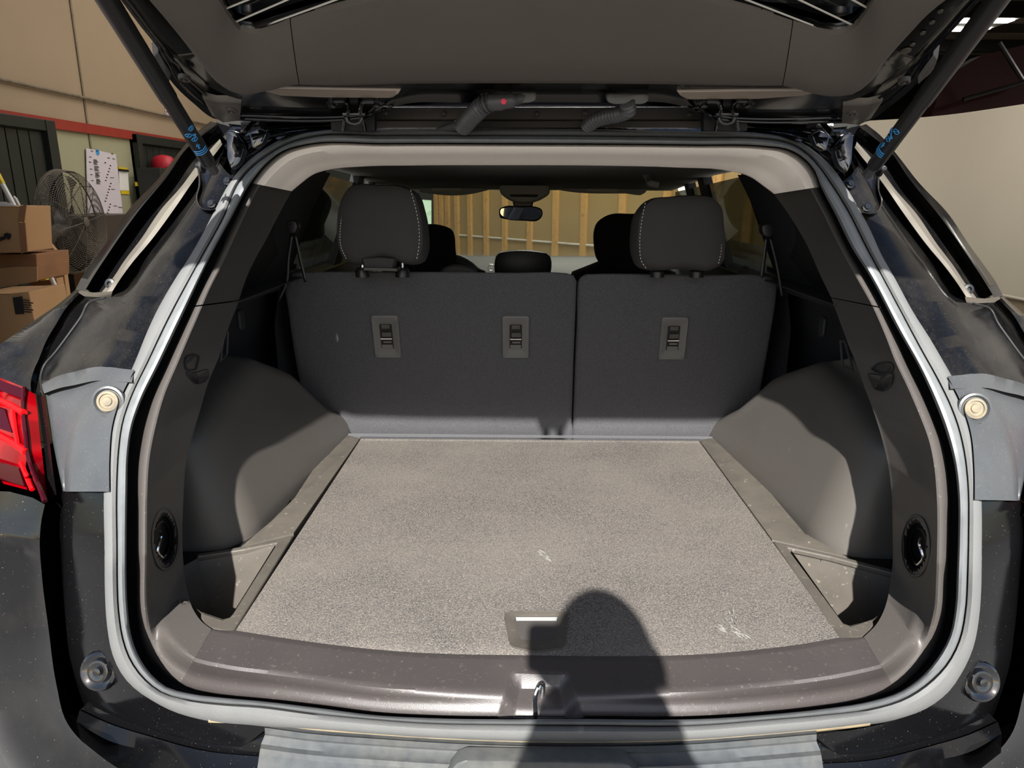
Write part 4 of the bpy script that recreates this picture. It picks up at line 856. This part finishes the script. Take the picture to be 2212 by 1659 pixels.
for x in (783, 869):
    MB().tube([PY(x, 548, 1.80), PY(x, 592, 1.80)], .006, 10).build('restraint_post', M['chrome'], sL)
    MB().lathe(PY(x, 588, 1.80), (0, 0, 1), [(.018, -.012), (.018, .004), (.012, .012)], 16).build('post_guide', M['blackp'], sL)
MB().prism([PY(a, b, 1.72) for a, b in ((786, 578), (856, 580), (858, 586), (786, 584))], (0, .05, 0)).build('skirt_rail', M['blackp'], sL, smooth=False)
headrest([(1440, 428), (1500, 425), (1530, 429), (1548, 445), (1557, 490), (1559, 545), (1554, 572), (1535, 583), (1470, 581), (1400, 583), (1378, 575), (1366, 550), (1364, 500), (1372, 460), (1392, 436)], 1.80, .13, sR, [[(1394, 438), (1386, 480), (1382, 530), (1386, 565), (1396, 580)], [(1545, 445), (1555, 500), (1558, 540), (1552, 570)]])
for x in (1420, 1505):
    MB().tube([PY(x, 570, 1.80), PY(x, 596, 1.80)], .006, 8).build('restraint_post', M['chrome'], sR)
    MB().lathe(PY(x, 590, 1.80), (0, 0, 1), [(.018, -.01), (.018, .004), (.012, .010)], 16).build('post_guide', M['blackp'], sR)
MB().pillow([PY(p.x, p.y, 1.98) for p in smooth([(955, 580), (960, 577), (1020, 578), (1030, 582), (1034, 592), (950, 592)], 30, True)], (0, -.05, 0)).build('centre_restraint', M['cloth'], sL)
# front seats
for pts in ([(855, 492), (900, 487), (955, 487), (975, 495), (984, 540), (986, 600), (830, 600), (838, 530)], [(1310, 466), (1360, 463), (1420, 466), (1440, 490), (1450, 560), (1400, 590), (1310, 580), (1290, 560), (1283, 530), (1290, 480)]):
    f = headrest(pts, 2.75, .12, car, (), 'cloth_dark', 'front_head_restraint')
for cx in (-.37, .37):
    MB().pillow([Vector((cx+x, 2.78, z)) for x, z in ((-.25, .6), (-.25, 1.05), (-.2, 1.16), (-.1, 1.2), (.1, 1.2), (.2, 1.16), (.25, 1.05), (.25, .6))], (0, .16, 0)).build('front_seat_back', M['cloth_dark'], car)
# dashboard, wheel, screen
MB().loft([[Vector((x, y, z)) for x in (-.72, -.4, 0, .4, .72)] for y, z in ((3.25, .9), (3.22, 1.10), (3.35, 1.165), (3.6, 1.15), (3.86, 1.12))]).build('dashboard', M['dash'], car)
MB().slab([PY(p.x, p.y, 3.1) for p in smooth([(1078, 546), (1095, 543), (1165, 544), (1184, 548), (1187, 600), (1071, 600)], 30, True)], (0, .05, 0), .008).build('screen_hood', M['blackp'], car)
swc = Vector((-.36, 3.02, 1.03)); swm = MB(); swm.ring(swc, (0, -.85, .5), .185, .014, 48, 10); sw1 = swm.build('steering_wheel', M['dash'], car)
MB().lathe(swc+Vector((0, .02, -.01)), (0, -.85, .5), [(.075, -.02), (.07, .01), (.05, .018)], 24).build('wheel_hub', M['blackp'], sw1)
for d in (Vector((.17, 0, 0)), Vector((-.17, 0, 0)), Vector((0, -.09, -.15))): MB().tube([swc+Vector((0, .01, 0)), swc+d], [.02, .012], 8).build('wheel_spoke', M['dash'], sw1)
vr = MB(); vr.ring(PY(1061, 578, 3.15), (0, -1, .2), .014, .002, 24, 6); vr.build('vent_ring', M['chrome'], car)
# mirror
mc = PY(1124, 461, 2.95); mo = MB().slab([PY(p.x, p.y, 2.95) for p in smooth([(1078, 462), (1079, 451), (1086, 447), (1124, 446), (1162, 448), (1170, 452), (1172, 465), (1166, 474), (1130, 477), (1090, 473), (1080, 470)], 48, True)], (0, .03, 0), .003).build('rear_view_mirror', M['blackp'], car)
MB().prism([PY(p.x, p.y, 2.9485) for p in smooth([(1081, 461), (1082, 452), (1090, 449.5), (1124, 448.5), (1160, 450.5), (1168, 455), (1169, 464), (1163, 471), (1130, 474), (1092, 470.5)], 40, True)], (0, .001, 0)).build('mirror_glass', M['mirrorg'], mo, smooth=False)
MB().prism([PY(p.x, p.y, 2.985) for p in [Vector(v) for v in ((1105, 425), (1155, 425), (1150, 448), (1110, 448))]], (0, .05, 0)).build('mirror_mount', M['blackp'], car, smooth=False, bevel=.006)
MB().pillow([PY(p.x, p.y, 2.85) for p in smooth([(1082, 395), (1095, 388), (1125, 387), (1170, 388), (1184, 398), (1187, 418), (1175, 428), (1090, 426), (1080, 415)], 40, True)], (0, -.05, 0)).build('overhead_console', M['ceiling_f'], car)
MB().prism([PY(a, b, 2.815) for a, b in ((1101, 420), (1163, 420), (1160, 426), (1103, 425))], (0, .01, 0)).build('console_buttons', M['black'], car, smooth=False)
for pts, lb in (([(905, 398), (925, 390), (1040, 388), (1056, 393), (1060, 408), (1045, 413), (925, 417), (905, 412)], [(932, 404), (996, 402), (997, 411), (934, 413)]), ([(1206, 410), (1206, 395), (1218, 388), (1270, 390), (1385, 396), (1400, 405), (1392, 418), (1350, 418), (1216, 412)], [(1269, 405), (1335, 407), (1332, 416), (1268, 413)])):
    v = MB().pillow([PY(p.x, p.y, 2.98) for p in smooth(pts, 40, True)], (0, -.02, 0)).build('sun_visor', M['ceiling_f'], car)
    MB().prism([PY(a, b, 2.966) for a, b in lb], (0, .003, 0)).build('warning_label', M['label'], v, smooth=False)
MB().tube(smooth([PY(1395, 378, 2.4), PY(1400, 388, 2.38), PY(1412, 398, 2.3), PY(1422, 400, 2.3)], 14), .010, 8).build('grab_handle', M['ceiling_f'], car)
for a, b in ((635, 492), (1656, 500)):
    MB().pillow([PY(p.x, p.y, 1.72) for p in smooth([(a-14, b-14), (a+6, b-16), (a+12, b-2), (a+4, b+12), (a-10, b+8)], 20, True)], (0, -.03, 0)).build('belt_guide', M['blackp'], car)
for pts in ([(630, 505), (622, 560), (618, 610), (600, 650)], [(636, 505), (648, 560), (660, 610)], [(1656, 512), (1650, 560), (1645, 600)], [(1664, 512), (1680, 580), (1690, 640)]):
    S = smooth(pts, 12); MB().loft([[PY(p.x-3, p.y, 1.74) for p in S], [PY(p.x+4, p.y, 1.74) for p in S]]).build('seat_belt', M['blackp'], car, solid=.002)

# ---- opening top: roof edge behind the seal, spoiler strip with rivets
roofc = [[PS(x, y, o) for x in range(520, 1840, 40)] for y, o in ((300, .03), (285, .03), (272, .03), (262, .05), (225, .12))]
MB().loft(roofc).build('roof_jamb', M['jamb'], car)
strip = [[PY(x, y, Y) for x in range(806, 1535, 24)] for y, Y in ((276, 1.40), (262, 1.405), (258, 1.427), (232, 1.43), (231, 1.44))]
MB().loft(strip).build('roof_channel', M['trim'], car)
for x, y in ((832, 245), (959, 246), (1160, 247), (1264, 245), (1364, 247), (1490, 248)):
    MB().lathe(PY(x, y, 1.427), (0, -1, -.1), [(.0058, -.002), (.0055, .001), (.003, .003), (.001, .0035)], 14).build('rivet', M['trim'], car)
# shiny hinge-corner jambs
for mir in (False, True):
    cs = [[(486, 266), (489, 300), (492, 330), (498, 362), (500, 385)], [(500, 268), (508, 300), (512, 330), (514, 350), (516, 366)], [(520, 270), (528, 300), (532, 320), (534, 335), (535, 350)], [(545, 270), (552, 285), (556, 300), (562, 318), (565, 326)], [(590, 270), (596, 280), (598, 288), (600, 296), (604, 303)], [(650, 270), (655, 275), (660, 279), (665, 283), (668, 287)], [(720, 268), (720, 272), (720, 276), (720, 279), (720, 283)]]
    of = [.05, .028, .034, .020, .034, .026, .03]
    MB().loft([[PS(p.x, p.y, o+.012*math.sin(i*.9)) for i, p in enumerate(smooth(c, 20))] for c, o in zip(cs, of)]).build('hinge_jamb', M['jamb'], car, mirror=mir)
    def facet(pts, Y0, n_, nm='sky_facet'):  # added facets, tilted to mirror the sky as bright patches on the jamb
        p0_ = PY(pts[0][0], pts[0][1], Y0); n_ = Vector(n_).normalized()
        P = [PP(p.x, p.y, p0_, n_) for p in (Vector(q) for q in rounded(pts, 5, 30))]
        if mir: P = [Vector((-p.x, p.y, p.z)) for p in P]
        MB().slab(P, (0, .02, 0), .003).build(nm, M['sky_mirror'], car)
    facet([(488, 280), (508, 283), (530, 312), (519, 350), (500, 368), (490, 340)], 1.44, (.20, -.95, .24))
    facet([(538, 286), (560, 276), (578, 284), (566, 312), (546, 322), (541, 305)], 1.44, (.12, -.95, .22))
    facet([(590, 300), (618, 284), (660, 278), (704, 274), (700, 281), (650, 287), (606, 302)], 1.45, (.10, -.95, .24))
    pb_ = [(425, 350), (430, 400), (424, 430), (432, 448), (450, 454), (462, 452)]
    MB().loft([[PS(p.x+dx, p.y, o) for p in smooth(pb_, 24)] for dx, o in ((-2, .045), (-1, -.004), (2, -.004), (4, .01), (24, .016))]).build('strut_bracket', M['jamb'], car, mirror=mir)
    for a, b in ((457, 440), (492, 391)):
        p = PS(a, b, .006)
        if mir: p.x = -p.x
        MB().lathe(p, (0, -1, .4), [(.009, -.002), (.009, .002), (.006, .003), (.0055, .006), (.003, .006)], 14).build('bolt', M['jamb'], car)

for mir in (False, True):
    MB().prism([PY(a, b, 1.62) for a, b in ((452, 300), (470, 256), (640, 250), (660, 290), (575, 330), (530, 385), (500, 420), (470, 400), (450, 340))], (0, .02, 0)).build('pillar_core', M['jamb'], car, mirror=mir, smooth=False)
# ------------------------------------------------------------------ tailgate
def HX(px, py, off=0): p = PH(px, py, off); return (p.x, p.y)
outer_vis_L = [HX(a, b, .018) for a, b in ((647, 178), (622, 181), (594, 188), (560, 195), (522, 201), (494, 192), (468, 175), (430, 132), (380, 66), (327, 0))]
outer_vis_R = [HX(a, b, .018) for a, b in ((1690, 180), (1728, 189), (1766, 200), (1809, 204), (1842, 200), (1880, 175), (1918, 124), (1981, 51), (2027, 0))]
glass_vis_L = [HX(a, b, .014) for a, b in ((627, 56), (589, 70), (543, 78), (522, 73), (501, 51), (468, 0))]
glass_vis_R = [HX(a, b, .014) for a, b in ((1712, 61), (1766, 76), (1809, 80), (1834, 73), (1867, 38), (1892, 0))]
tailg = MB()
frame_L = [HX(a, b) for a, b in ((520, 266), (468, 263), (418, 228), (367, 177), (342, 111), (304, 63), (256, 0))]
frame_R = [(-x, y) for x, y in frame_L]
ext = [(-.575, .93), (-.63, .82), (-.685, .72), (-.715, .64), (-.725, .58), (-.70, .528), (-.62, .508), (-.45, .502), (-.2, .50)]
loopM = [HX(a, b) for a, b in ((1560, 264), (1526, 258), (1522, 240), (1480, 236), (1450, 229), (1300, 227), (1165, 226), (1000, 227), (880, 229), (850, 236), (812, 240), (808, 258), (770, 264))]
loopO = frame_L+ext+[(0, .498)]+[(-x, y) for x, y in ext[::-1]]+frame_R[::-1]+loopM
glass_top = [HX(a, b, .014) for a, b in ((703, 33), (778, 15), (854, 0), (1000, -14), (1165, -20), (1320, -14), (1485, 0), (1566, 18), (1640, 38))]
gl_ext = [(-.47, .95), (-.515, .87), (-.525, .82), (-.48, .78), (-.2, .765), (0, .76)]
loopG = glass_vis_L+gl_ext+[(-x, y) for x, y in gl_ext[::-1][1:]]+glass_vis_R[::-1]+glass_top[::-1]
trim_ext = [(-.52, .95), (-.56, .86), (-.60, .76), (-.64, .68), (-.65, .62), (-.62, .575), (-.5, .555), (-.2, .548), (0, .545)]
loopT_L = outer_vis_L+trim_ext; loopT_R = outer_vis_R+[(-x, y) for x, y in trim_ext]
def sm2(P, n, closed=False): return [Vector((p[0], p[1])) for p in smooth([Vector((a, b, 0)) for a, b in P], n, closed)]
def pol2(P, n, c=(0, .90)):
    Q = polar([(x*1000, y*1000) for x, y in P], n, (c[0]*1000, c[1]*1000)); return [Vector((q.x/1000, q.y/1000)) for q in Q]
NO = 400; lo_o = pol2(loopO, NO); lo_g = pol2(loopG, NO)
def hrow(L, off): return [HP(p.x, p.y, off) for p in L]
tg = MB().loft([hrow(lerp(lo_g, lo_o, .0), -.004), hrow(lerp(lo_g, lo_o, .0), .004), hrow(lerp(lo_g, lo_o, .55), .006), hrow(lerp(lo_g, lo_o, .80), .006), hrow(lerp(lo_g, lo_o, .88), -.006), hrow(lerp(lo_g, lo_o, .95), -.008), hrow(lerp(lo_g, lo_o, 1), -.004), hrow(lerp(lo_g, lo_o, 1.01), -.03), hrow(lerp(lo_g, lo_o, .9), -.05), hrow(lerp(lo_g, lo_o, .0), -.05), hrow(lerp(lo_g, lo_o, .0), -.012)], True).build('tailgate', M['hatchpaint'], car)
sk_ = MB(); sk_.loft([[HP(x, y, -.05-.012*(1-(x/.6)**2)) for x in [(-.56+1.12*i/20) for i in range(21)]] for y in (.95, 1.1, 1.25, 1.36, 1.44)])
sk_.build('sun_block_skin', M['paint_clean'], tg, solid=.006)  # unseen skin added to keep the sun off the roof channel
gp = MB(); gp.prism(hrow(lo_g[::8], -.006), (0, 0, .006)); gp.build('rear_window', M['glass_dark'], tg, smooth=False)
def trimpart(a, b, name='tailgate_trim'):
    n = 90; A = sm2(a, n) if len(a) > 2 else a; B = sm2(b, n)
    prof = [(0, .002), (.0, .011), (.05, .015), (.2, .024), (.5, .034), (.8, .034), (.93, .026), (.985, .016), (1, .002)]
    return MB().loft([hrow(lerp(A, B, t), o) for t, o in prof]).build(name, M['trim_tg'], tg)
M['trim_tg'] = mat('tailgate_trim_plastic', (88, 82, 76), .6, spec=.3, bump=(500, .35, .0008), var=[(6, .35, .7, .3, (78, 73, 68), 3)])
e = .0012
trimpart([(glass_vis_L[0][0]+e, glass_vis_L[0][1])]+glass_top+[(glass_vis_R[0][0]-e, glass_vis_R[0][1])], [(outer_vis_L[0][0]+e, outer_vis_L[0][1])]+[HX(a, b, .018) for a, b in ((677, 180), (900, 179), (1165, 179), (1400, 180), (1652, 181))]+[(outer_vis_R[0][0]-e, outer_vis_R[0][1])])
trimpart(glass_vis_L+gl_ext, loopT_L); trimpart(glass_vis_R+[(-x, y) for x, y in gl_ext], loopT_R)
# dark ceramic border of the glass and heating lines
for a, b in (((468, 27), (525, 4)), ((499, 52), (620, 0)), ((523, 73), (722, 1)), ((560, -20), (400, 40)), ((1892, 27), (1850, 4)), ((1848, 57), (1715, -6)), ((1818, 79), (1640, 10))):
    p, q = PH(a[0], a[1], .003), PH(b[0], b[1], .003)
    if a[0] in (560,): continue
    q = p+(q-p)*1.6 if True else q
    MB().tube([p, q], .0013, 5).build('heating_line', M['stitch'], tg)
# chrome reflector strips
for pts in ([(566, 196), (590, 191), (720, 194), (866, 196), (862, 203), (850, 211), (700, 210), (600, 206)], [(1462, 199), (1600, 197), (1766, 196), (1776, 199), (1740, 206), (1640, 213), (1480, 214), (1468, 207)]):
    P = [PH(a, b, .010) for a, b in pts]; c = sum(P, Vector())/len(P)
    MB().slab(P, (0, .002, .012), .003).build('reflector_strip', M['strip'] if 'strip' in M else M.setdefault('strip', mat('pale_gloss_strip', (165, 152, 138), .25, spec=.7)), tg)
    MB().prism([c+(p-c)*.93+Vector((0, 0, -.0008)) for p in P], (0, 0, .0006)).build('strip_insert', M.setdefault('strip2', mat('strip_insert', (140, 128, 116), .35, .2)), tg, smooth=False)
# corner reinforcement plates with bolts, bump stops
for mir in (False, True):
    def mm(v): return Vector((-v.x, v.y, v.z)) if mir else v
    MB().slab([mm(PH(a, b, .012)) for a, b in ((438, 214), (470, 222), (522, 222), (519, 262), (482, 266), (458, 252))], (0, 0, .012), .003).build('corner_plate', M.setdefault('plate', mat('corner_plate', (74, 68, 62), .3)), tg)
    for a, b in ((500, 239), (398, 170)):
        MB().lathe(mm(PH(a, b, .013)), (0, -.35, -1), [(.0095, -.004), (.009, .002), (.0065, .003), (.006, .001), (.003, .001), (.0028, .004), (.001, .004)], 22).build('plate_bolt', M.setdefault('blt', mat('plate_bolt', (70, 66, 62), .4)), tg)
    MB().slab([mm(PH(a, b, -.002)) for a, b in ((342, 112), (331, 123), (338, 150), (366, 178), (372, 160))], (0, 0, .02), .003).build('bump_stop', M['blackp'], tg)
    # sealing beads along the side frame
    for k, (r_, of) in enumerate(((.90, .004), (.955, .000))):
        pts_ = [lerp(lo_g, lo_o, r_)[i] for i in range(NO)]
        seg_ = [p for p in pts_ if p.x < -.25 and p.y > .7]
        seg_.sort(key=lambda p: math.atan2(p.y-.90, -p.x))
        MB().tube([mm(HP(p.x, p.y, of)) for p in seg_], .0025, 6).build('seam_bead', M['jamb'], tg)
for i, (a, b) in enumerate(((2031, 23), (2013, 47), (1993, 70), (1971, 95))):
    MB().lathe(PH(a, b, .007), (0, -.35, -1), [(.004, 0), (.0035, .002), (.001, .0022)], 12).build('spot_plug', M['plate'], tg)
MB().lathe(PH(1956, 109, .007), (0, -.35, -1), [(.008, 0), (.0075, .002), (.001, .0022)], 16).build('round_plug', M['plate'], tg)
# latch hanging at the tailgate's free edge
MB().prism([(-.05, .51, 1.90), (.055, .51, 1.90), (.038, .505, 1.868), (-.035, .505, 1.868)], (0, .05, -.012)).build('latch_housing', M['blackp'], tg, smooth=False)
for a_, b_ in ((-.03, -.008), (.012, .034)): MB().prism([(a_, .505, 1.868), (b_, .505, 1.868), (b_, .505, 1.848), (a_+.004, .505, 1.845)], (0, .03, 0)).build('latch_hook', M['steel'], tg, smooth=False)
# hinges
for cx in (765, 1570):
    h = MB()
    for q in (-1, 1):
        h.tube(smooth([PY(cx+q*42, 219, 1.275), PY(cx+q*20, 220, 1.275), PY(cx+q*15, 230, 1.29), PY(cx+q*14, 245, 1.33), PY(cx+q*20, 260, 1.36), PY(cx+q*24, 282, 1.37)], 26), .0035, 8)
    h.build('hinge', M['jamb'], tg)
    MB().tube([PY(cx-24, 246, 1.33), PY(cx+24, 246, 1.33)], .004, 10).build('hinge_pin', M['steel'], tg)
    MB().tube(smooth([PY(cx-17, 254, 1.32), PY(cx-13, 262, 1.32), PY(cx, 267, 1.32), PY(cx+13, 262, 1.32), PY(cx+17, 254, 1.32)], 20), .003, 8).build('hinge_clip', M['steel'], tg)
    for q in (-1, 1):
        MB().slab([PH(cx+q*18, 213, .004), PH(cx+q*64, 214, .004), PH(cx+q*66, 226, .004), PH(cx+q*18, 224, .004)], (0, 0, .01), .002).build('hinge_plate', M['jamb'], tg)
        MB().lathe(PH(cx+q*48, 224, .006), (0, -.35, -1), [(.010, -.003), (.010, .0), (.0065, .001), (.0065, .006), (.003, .007)], 14).build('hinge_bolt', M['steel'], tg)
    MB().prism([PY(cx-50, 240, 1.38), PY(cx+44, 240, 1.38), PY(cx+44, 282, 1.38), PY(cx-50, 282, 1.38)], (0, .02, 0)).build('hinge_mount', M['black'], tg, smooth=False)
# cable boots
def boot(path, r):
    S_ = smooth([PY(a, b, Y) for a, b, Y in path], 150)
    MB().tube(S_, [r*(1+.20*math.sin(i*2*math.pi/9)) for i in range(150)], 12).build('cable_boot', M['boot'], tg)
boot([(1000, 274, 1.36), (1010, 262, 1.34), (1028, 243, 1.30), (1048, 226, 1.27), (1062, 220, 1.265)], .014)
MB().tube(smooth([PY(1058, 221, 1.265), PY(1085, 220, 1.26), PY(1110, 216, 1.262), PY(1130, 211, 1.27)], 16), [.014]*6+[.0125]*5+[.009]*5, 12).build('boot_neck', M['boot'], tg)
MB().tube([PY(945, 281, 1.40), PY(975, 274, 1.38), PY(1004, 268, 1.35)], [.004, .008, .012], 10).build('boot_tail', M['boot'], tg)
MB().lathe(PY(1088, 219, 1.2455), (0, -1, .1), [(.005, -.002), (.0045, .0005), (.001, .001)], 12).build('paint_dot', M['pink'], tg)
boot([(1268, 274, 1.38), (1282, 262, 1.36), (1310, 252, 1.33), (1340, 246, 1.30), (1358, 236, 1.275), (1354, 222, 1.262)], .0115)
for cx, cy in ((1113, 211), (1356, 214)):
    P = [PY(p.x, p.y, 1.262) for p in rounded([(cx-46, cy-11), (cx+46, cy-11), (cx+46, cy+6), (cx+32, cy+12), (cx-32, cy+12), (cx-46, cy+6)], 7, 40)]
    MB().slab(P, (0, .012, .004), .004).build('boot_flange', M['bezel'], tg)
# ---- gas struts
for mir in (False, True):
    lo = PY(457, 362, 1.32); up_ = PY(232, 0, .985); d = up_-lo
    f = lambda t: (lambda v: Vector((-v.x, v.y, v.z)) if mir else v)(lo+d*t)
    s = MB(); s.tube([f(.035), f(.05), f(.5), f(.503), f(1.5)], [.0095, .0125, .0125, .0138, .0138], 18); so3 = s.build('gas_strut', M['strut'], car)
    sk = MB(); sk.tube([f(-.03), f(.045)], [.009, .0075], 14); sk.build('ball_socket', M['boot'], so3)
    e0 = f(0); MB().tube([e0, e0+Vector((.03 if mir else -.03, .01, .004))], .005, 10).build('ball_stud', M['steel'], so3)
    MB().lathe(e0+Vector((.02 if mir else -.02, .008, .002)), (1, 0, 0), [(.012, -.002), (.012, .002)], 18).build('stud_washer', M['black'], so3)
    t_ = d.normalized(); t_ = Vector((-t_.x, t_.y, t_.z)) if mir else t_
    vw = (CAM-f(.2)); vw = (vw-t_*vw.dot(t_)).normalized(); sd = t_.cross(vw)
    if mir: vw = (vw+sd*.95).normalized() if (vw+sd).x < vw.x else (vw-sd*.95).normalized()
    sd = t_.cross(vw).normalized()
    for k in (.155, .168, .181):
        MB().tube([f(k)+(vw*math.cos(a)+sd*math.sin(a))*.0131 for a in [(-.9+1.8*i/8) for i in range(9)]], .0010, 4).build('blue_band', M['blue'], so3)
    def mk(k, a): return f(k)+(vw*math.cos(a)+sd*math.sin(a))*.0131
    for k, a in ((.30, -.35), (.33, .45), (.265, .1)):
        MB().tube([mk(k+.011*math.cos(u), a+.38*math.sin(u)) for u in [2*math.pi*i/12 for i in range(13)]], .0008, 4).build('blue_symbol', M['blue'], so3)
        MB().tube([mk(k-.006, a-.2), mk(k+.006, a+.2)], .0008, 4).build('blue_symbol', M['blue'], so3)
    MB().tube([mk(.20, 0), mk(.222, 0)], .0014, 4).build('blue_arrow', M['blue'], so3)
    MB().tube([mk(.217, -.22), mk(.232, 0), mk(.217, .22)], .0010, 4).build('blue_arrow', M['blue'], so3)
    MB().prism([mk(.300, -.02), mk(.288, .62), mk(.272, .38)], vw*.0005).build('blue_symbol', M['blue'], so3)
# ------------------------------------------------------------------ photographer behind the camera (throws the shadow)
person = empty('person', label='person behind the car holding up a phone, seen only as a shadow on the carpet', cat='person')
def skin_body(nodes, edges, mat_, name, parent, root=0):
    me = bpy.data.meshes.new(name); me.from_pydata([n[0] for n in nodes], edges, []); o = bpy.data.objects.new(name, me); C.objects.link(o)
    o.modifiers.new('skin', 'SKIN'); 
    for i, n in enumerate(nodes):
        me.skin_vertices[0].data[i].radius = (n[1], n[2] if len(n) > 2 else n[1])
    me.skin_vertices[0].data[root].use_root = True
    s = o.modifiers.new('sub', 'SUBSURF'); s.levels = 1; s.render_levels = 2; me.materials.append(mat_); o.parent = parent
    return o
if True:
    me = bpy.data.meshes.new('tmp'); bpy.data.meshes.remove(me)
px_, py_ = .05, -.30
def mkskin(nodes, edges, m, name, parent):
    me = bpy.data.meshes.new(name); me.from_pydata([Vector(n[0]) for n in nodes], edges, [])
    o = bpy.data.objects.new(name, me); C.objects.link(o); o.parent = parent; me.materials.append(m)
    o.modifiers.new('skin', 'SKIN')
    if not me.skin_vertices: 
        import bmesh as _b
        bm = _b.new(); bm.from_mesh(me); lay = bm.verts.layers.skin.verify(); bm.to_mesh(me); bm.free()
    for i, n in enumerate(nodes): me.skin_vertices[0].data[i].radius = (n[1], n[2] if len(n) > 2 else n[1])
    me.skin_vertices[0].data[0].use_root = True
    s = o.modifiers.new('sub', 'SUBSURF'); s.levels = 2; s.render_levels = 2
    return o
X = px_
nodes = [((X, py_, .93), .16, .11), ((X, py_, 1.12), .15, .105), ((X, py_+.01, 1.30), .17, .11), ((X, py_+.01, 1.41), .13, .09), ((X, py_+.02, 1.475), .085, .07), ((X, py_+.035, 1.54), .06),
         ((X-.17, py_, 1.38), .06), ((X-.19, py_+.10, 1.16), .048), ((X-.08, py_+.20, 1.37), .036), ((X-.055, py_+.24, 1.44), .028),
         ((X+.17, py_, 1.38), .06), ((X+.19, py_+.10, 1.16), .048), ((X+.08, py_+.20, 1.37), .036), ((X+.06, py_+.24, 1.44), .028),
         ((X-.09, py_, .86), .10), ((X-.10, py_+.01, .48), .065), ((X-.11, py_-.02, .10), .045), ((X-.12, py_+.12, .045), .042),
         ((X+.09, py_, .86), .10), ((X+.10, py_+.01, .48), .065), ((X+.11, py_-.02, .10), .045), ((X+.12, py_+.12, .045), .042)]
edges = [(0, 1), (1, 2), (2, 3), (3, 4), (4, 5), (3, 6), (6, 7), (7, 8), (8, 9), (3, 10), (10, 11), (11, 12), (12, 13), (0, 14), (14, 15), (15, 16), (16, 17), (0, 18), (18, 19), (19, 20), (20, 21)]
mkskin(nodes, edges, M['shirt'], 'body', person)
hc = Vector((X, py_+.05, 1.625))
hd_ = MB(); rows = []
for i in range(17):
    th = math.pi*i/16; rows.append([hc+Vector((.076*math.sin(th)*math.cos(a)*(1-.15*max(0, -math.cos(th))), (.098*math.sin(th)*math.sin(a)), .122*math.cos(th))) for a in [2*math.pi*k/24 for k in range(24)]])
hd_.loft(rows, True); hd_.lathe(hc+Vector((0, .09, -.01)), (0, .6, -.2), [(.014, -.02), (.012, .01), (.004, .022)], 12)
for sx in (-1, 1): hd_.lathe(hc+Vector((.08*sx, 0, -.01)), (sx, 0, 0), [(.03, -.004), (.028, .006), (.01, .01)], 14)
ho3 = hd_.build('head', M['skin'], person)
for sx in (-1, 1): MB().lathe(hc+Vector((.032*sx, .084, .012)), (0, 1, 0), [(.012, -.004), (.010, .005), (.002, .008)], 12).build('eye', M['white'], ho3)
MB().tube([hc+Vector((-.022, .088, -.055)), hc+Vector((0, .093, -.058)), hc+Vector((.022, .088, -.055))], .004, 6).build('mouth', M['helmet'], ho3)
hr = MB(); rows = []
for i in range(10):
    th = math.pi*.55*i/9; rows.append([hc+Vector((.082*math.sin(th)*math.cos(a), -.008+.105*math.sin(th)*math.sin(a), .012+.124*math.cos(th))) for a in [2*math.pi*k/24 for k in range(24)]])
hr.loft(rows, True); hr.build('hair', M['hair'], person)
for s, cx in ((-1, X-.045), (1, X+.05)):
    w0 = Vector((X+s*.058, py_+.24, 1.44)); pc = Vector((X+s*.062-.022, -.045, 1.485))
    hn = [(w0, .024, .02), (w0.lerp(pc, .6), .034, .018), (pc, .036, .016)]; he = [(0, 1), (1, 2)]
    for k in range(4):
        b = len(hn); base_ = pc+Vector((s*.004, .004, .024-.016*k)); hn += [(base_, .0095), (base_+Vector((-s*.006, .026, .002)), .0085), (base_+Vector((-s*.028, .034-.002*k, .002)), .0075)]
        he += [(2, b), (b, b+1), (b+1, b+2)]
    b = len(hn); hn += [(pc+Vector((-s*.012, -.012, -.022)), .011), (pc+Vector((-s*.034, -.006, -.010)), .009), (pc+Vector((-s*.05, -.002, 0)), .008)]; he += [(1, b), (b, b+1), (b+1, b+2)]
    mkskin(hn, he, M['skin'], 'hand', person)
phc = CAM-fw*.018+rt*.055+up*.024
ph = MB().prism(rrect(phc, rt, up, .165, .076, .012), -fw*.008).build('phone', M['blackp'], smooth=False)
tag(ph, 'dark phone held level in both hands behind the camera, out of the frame', 'phone')
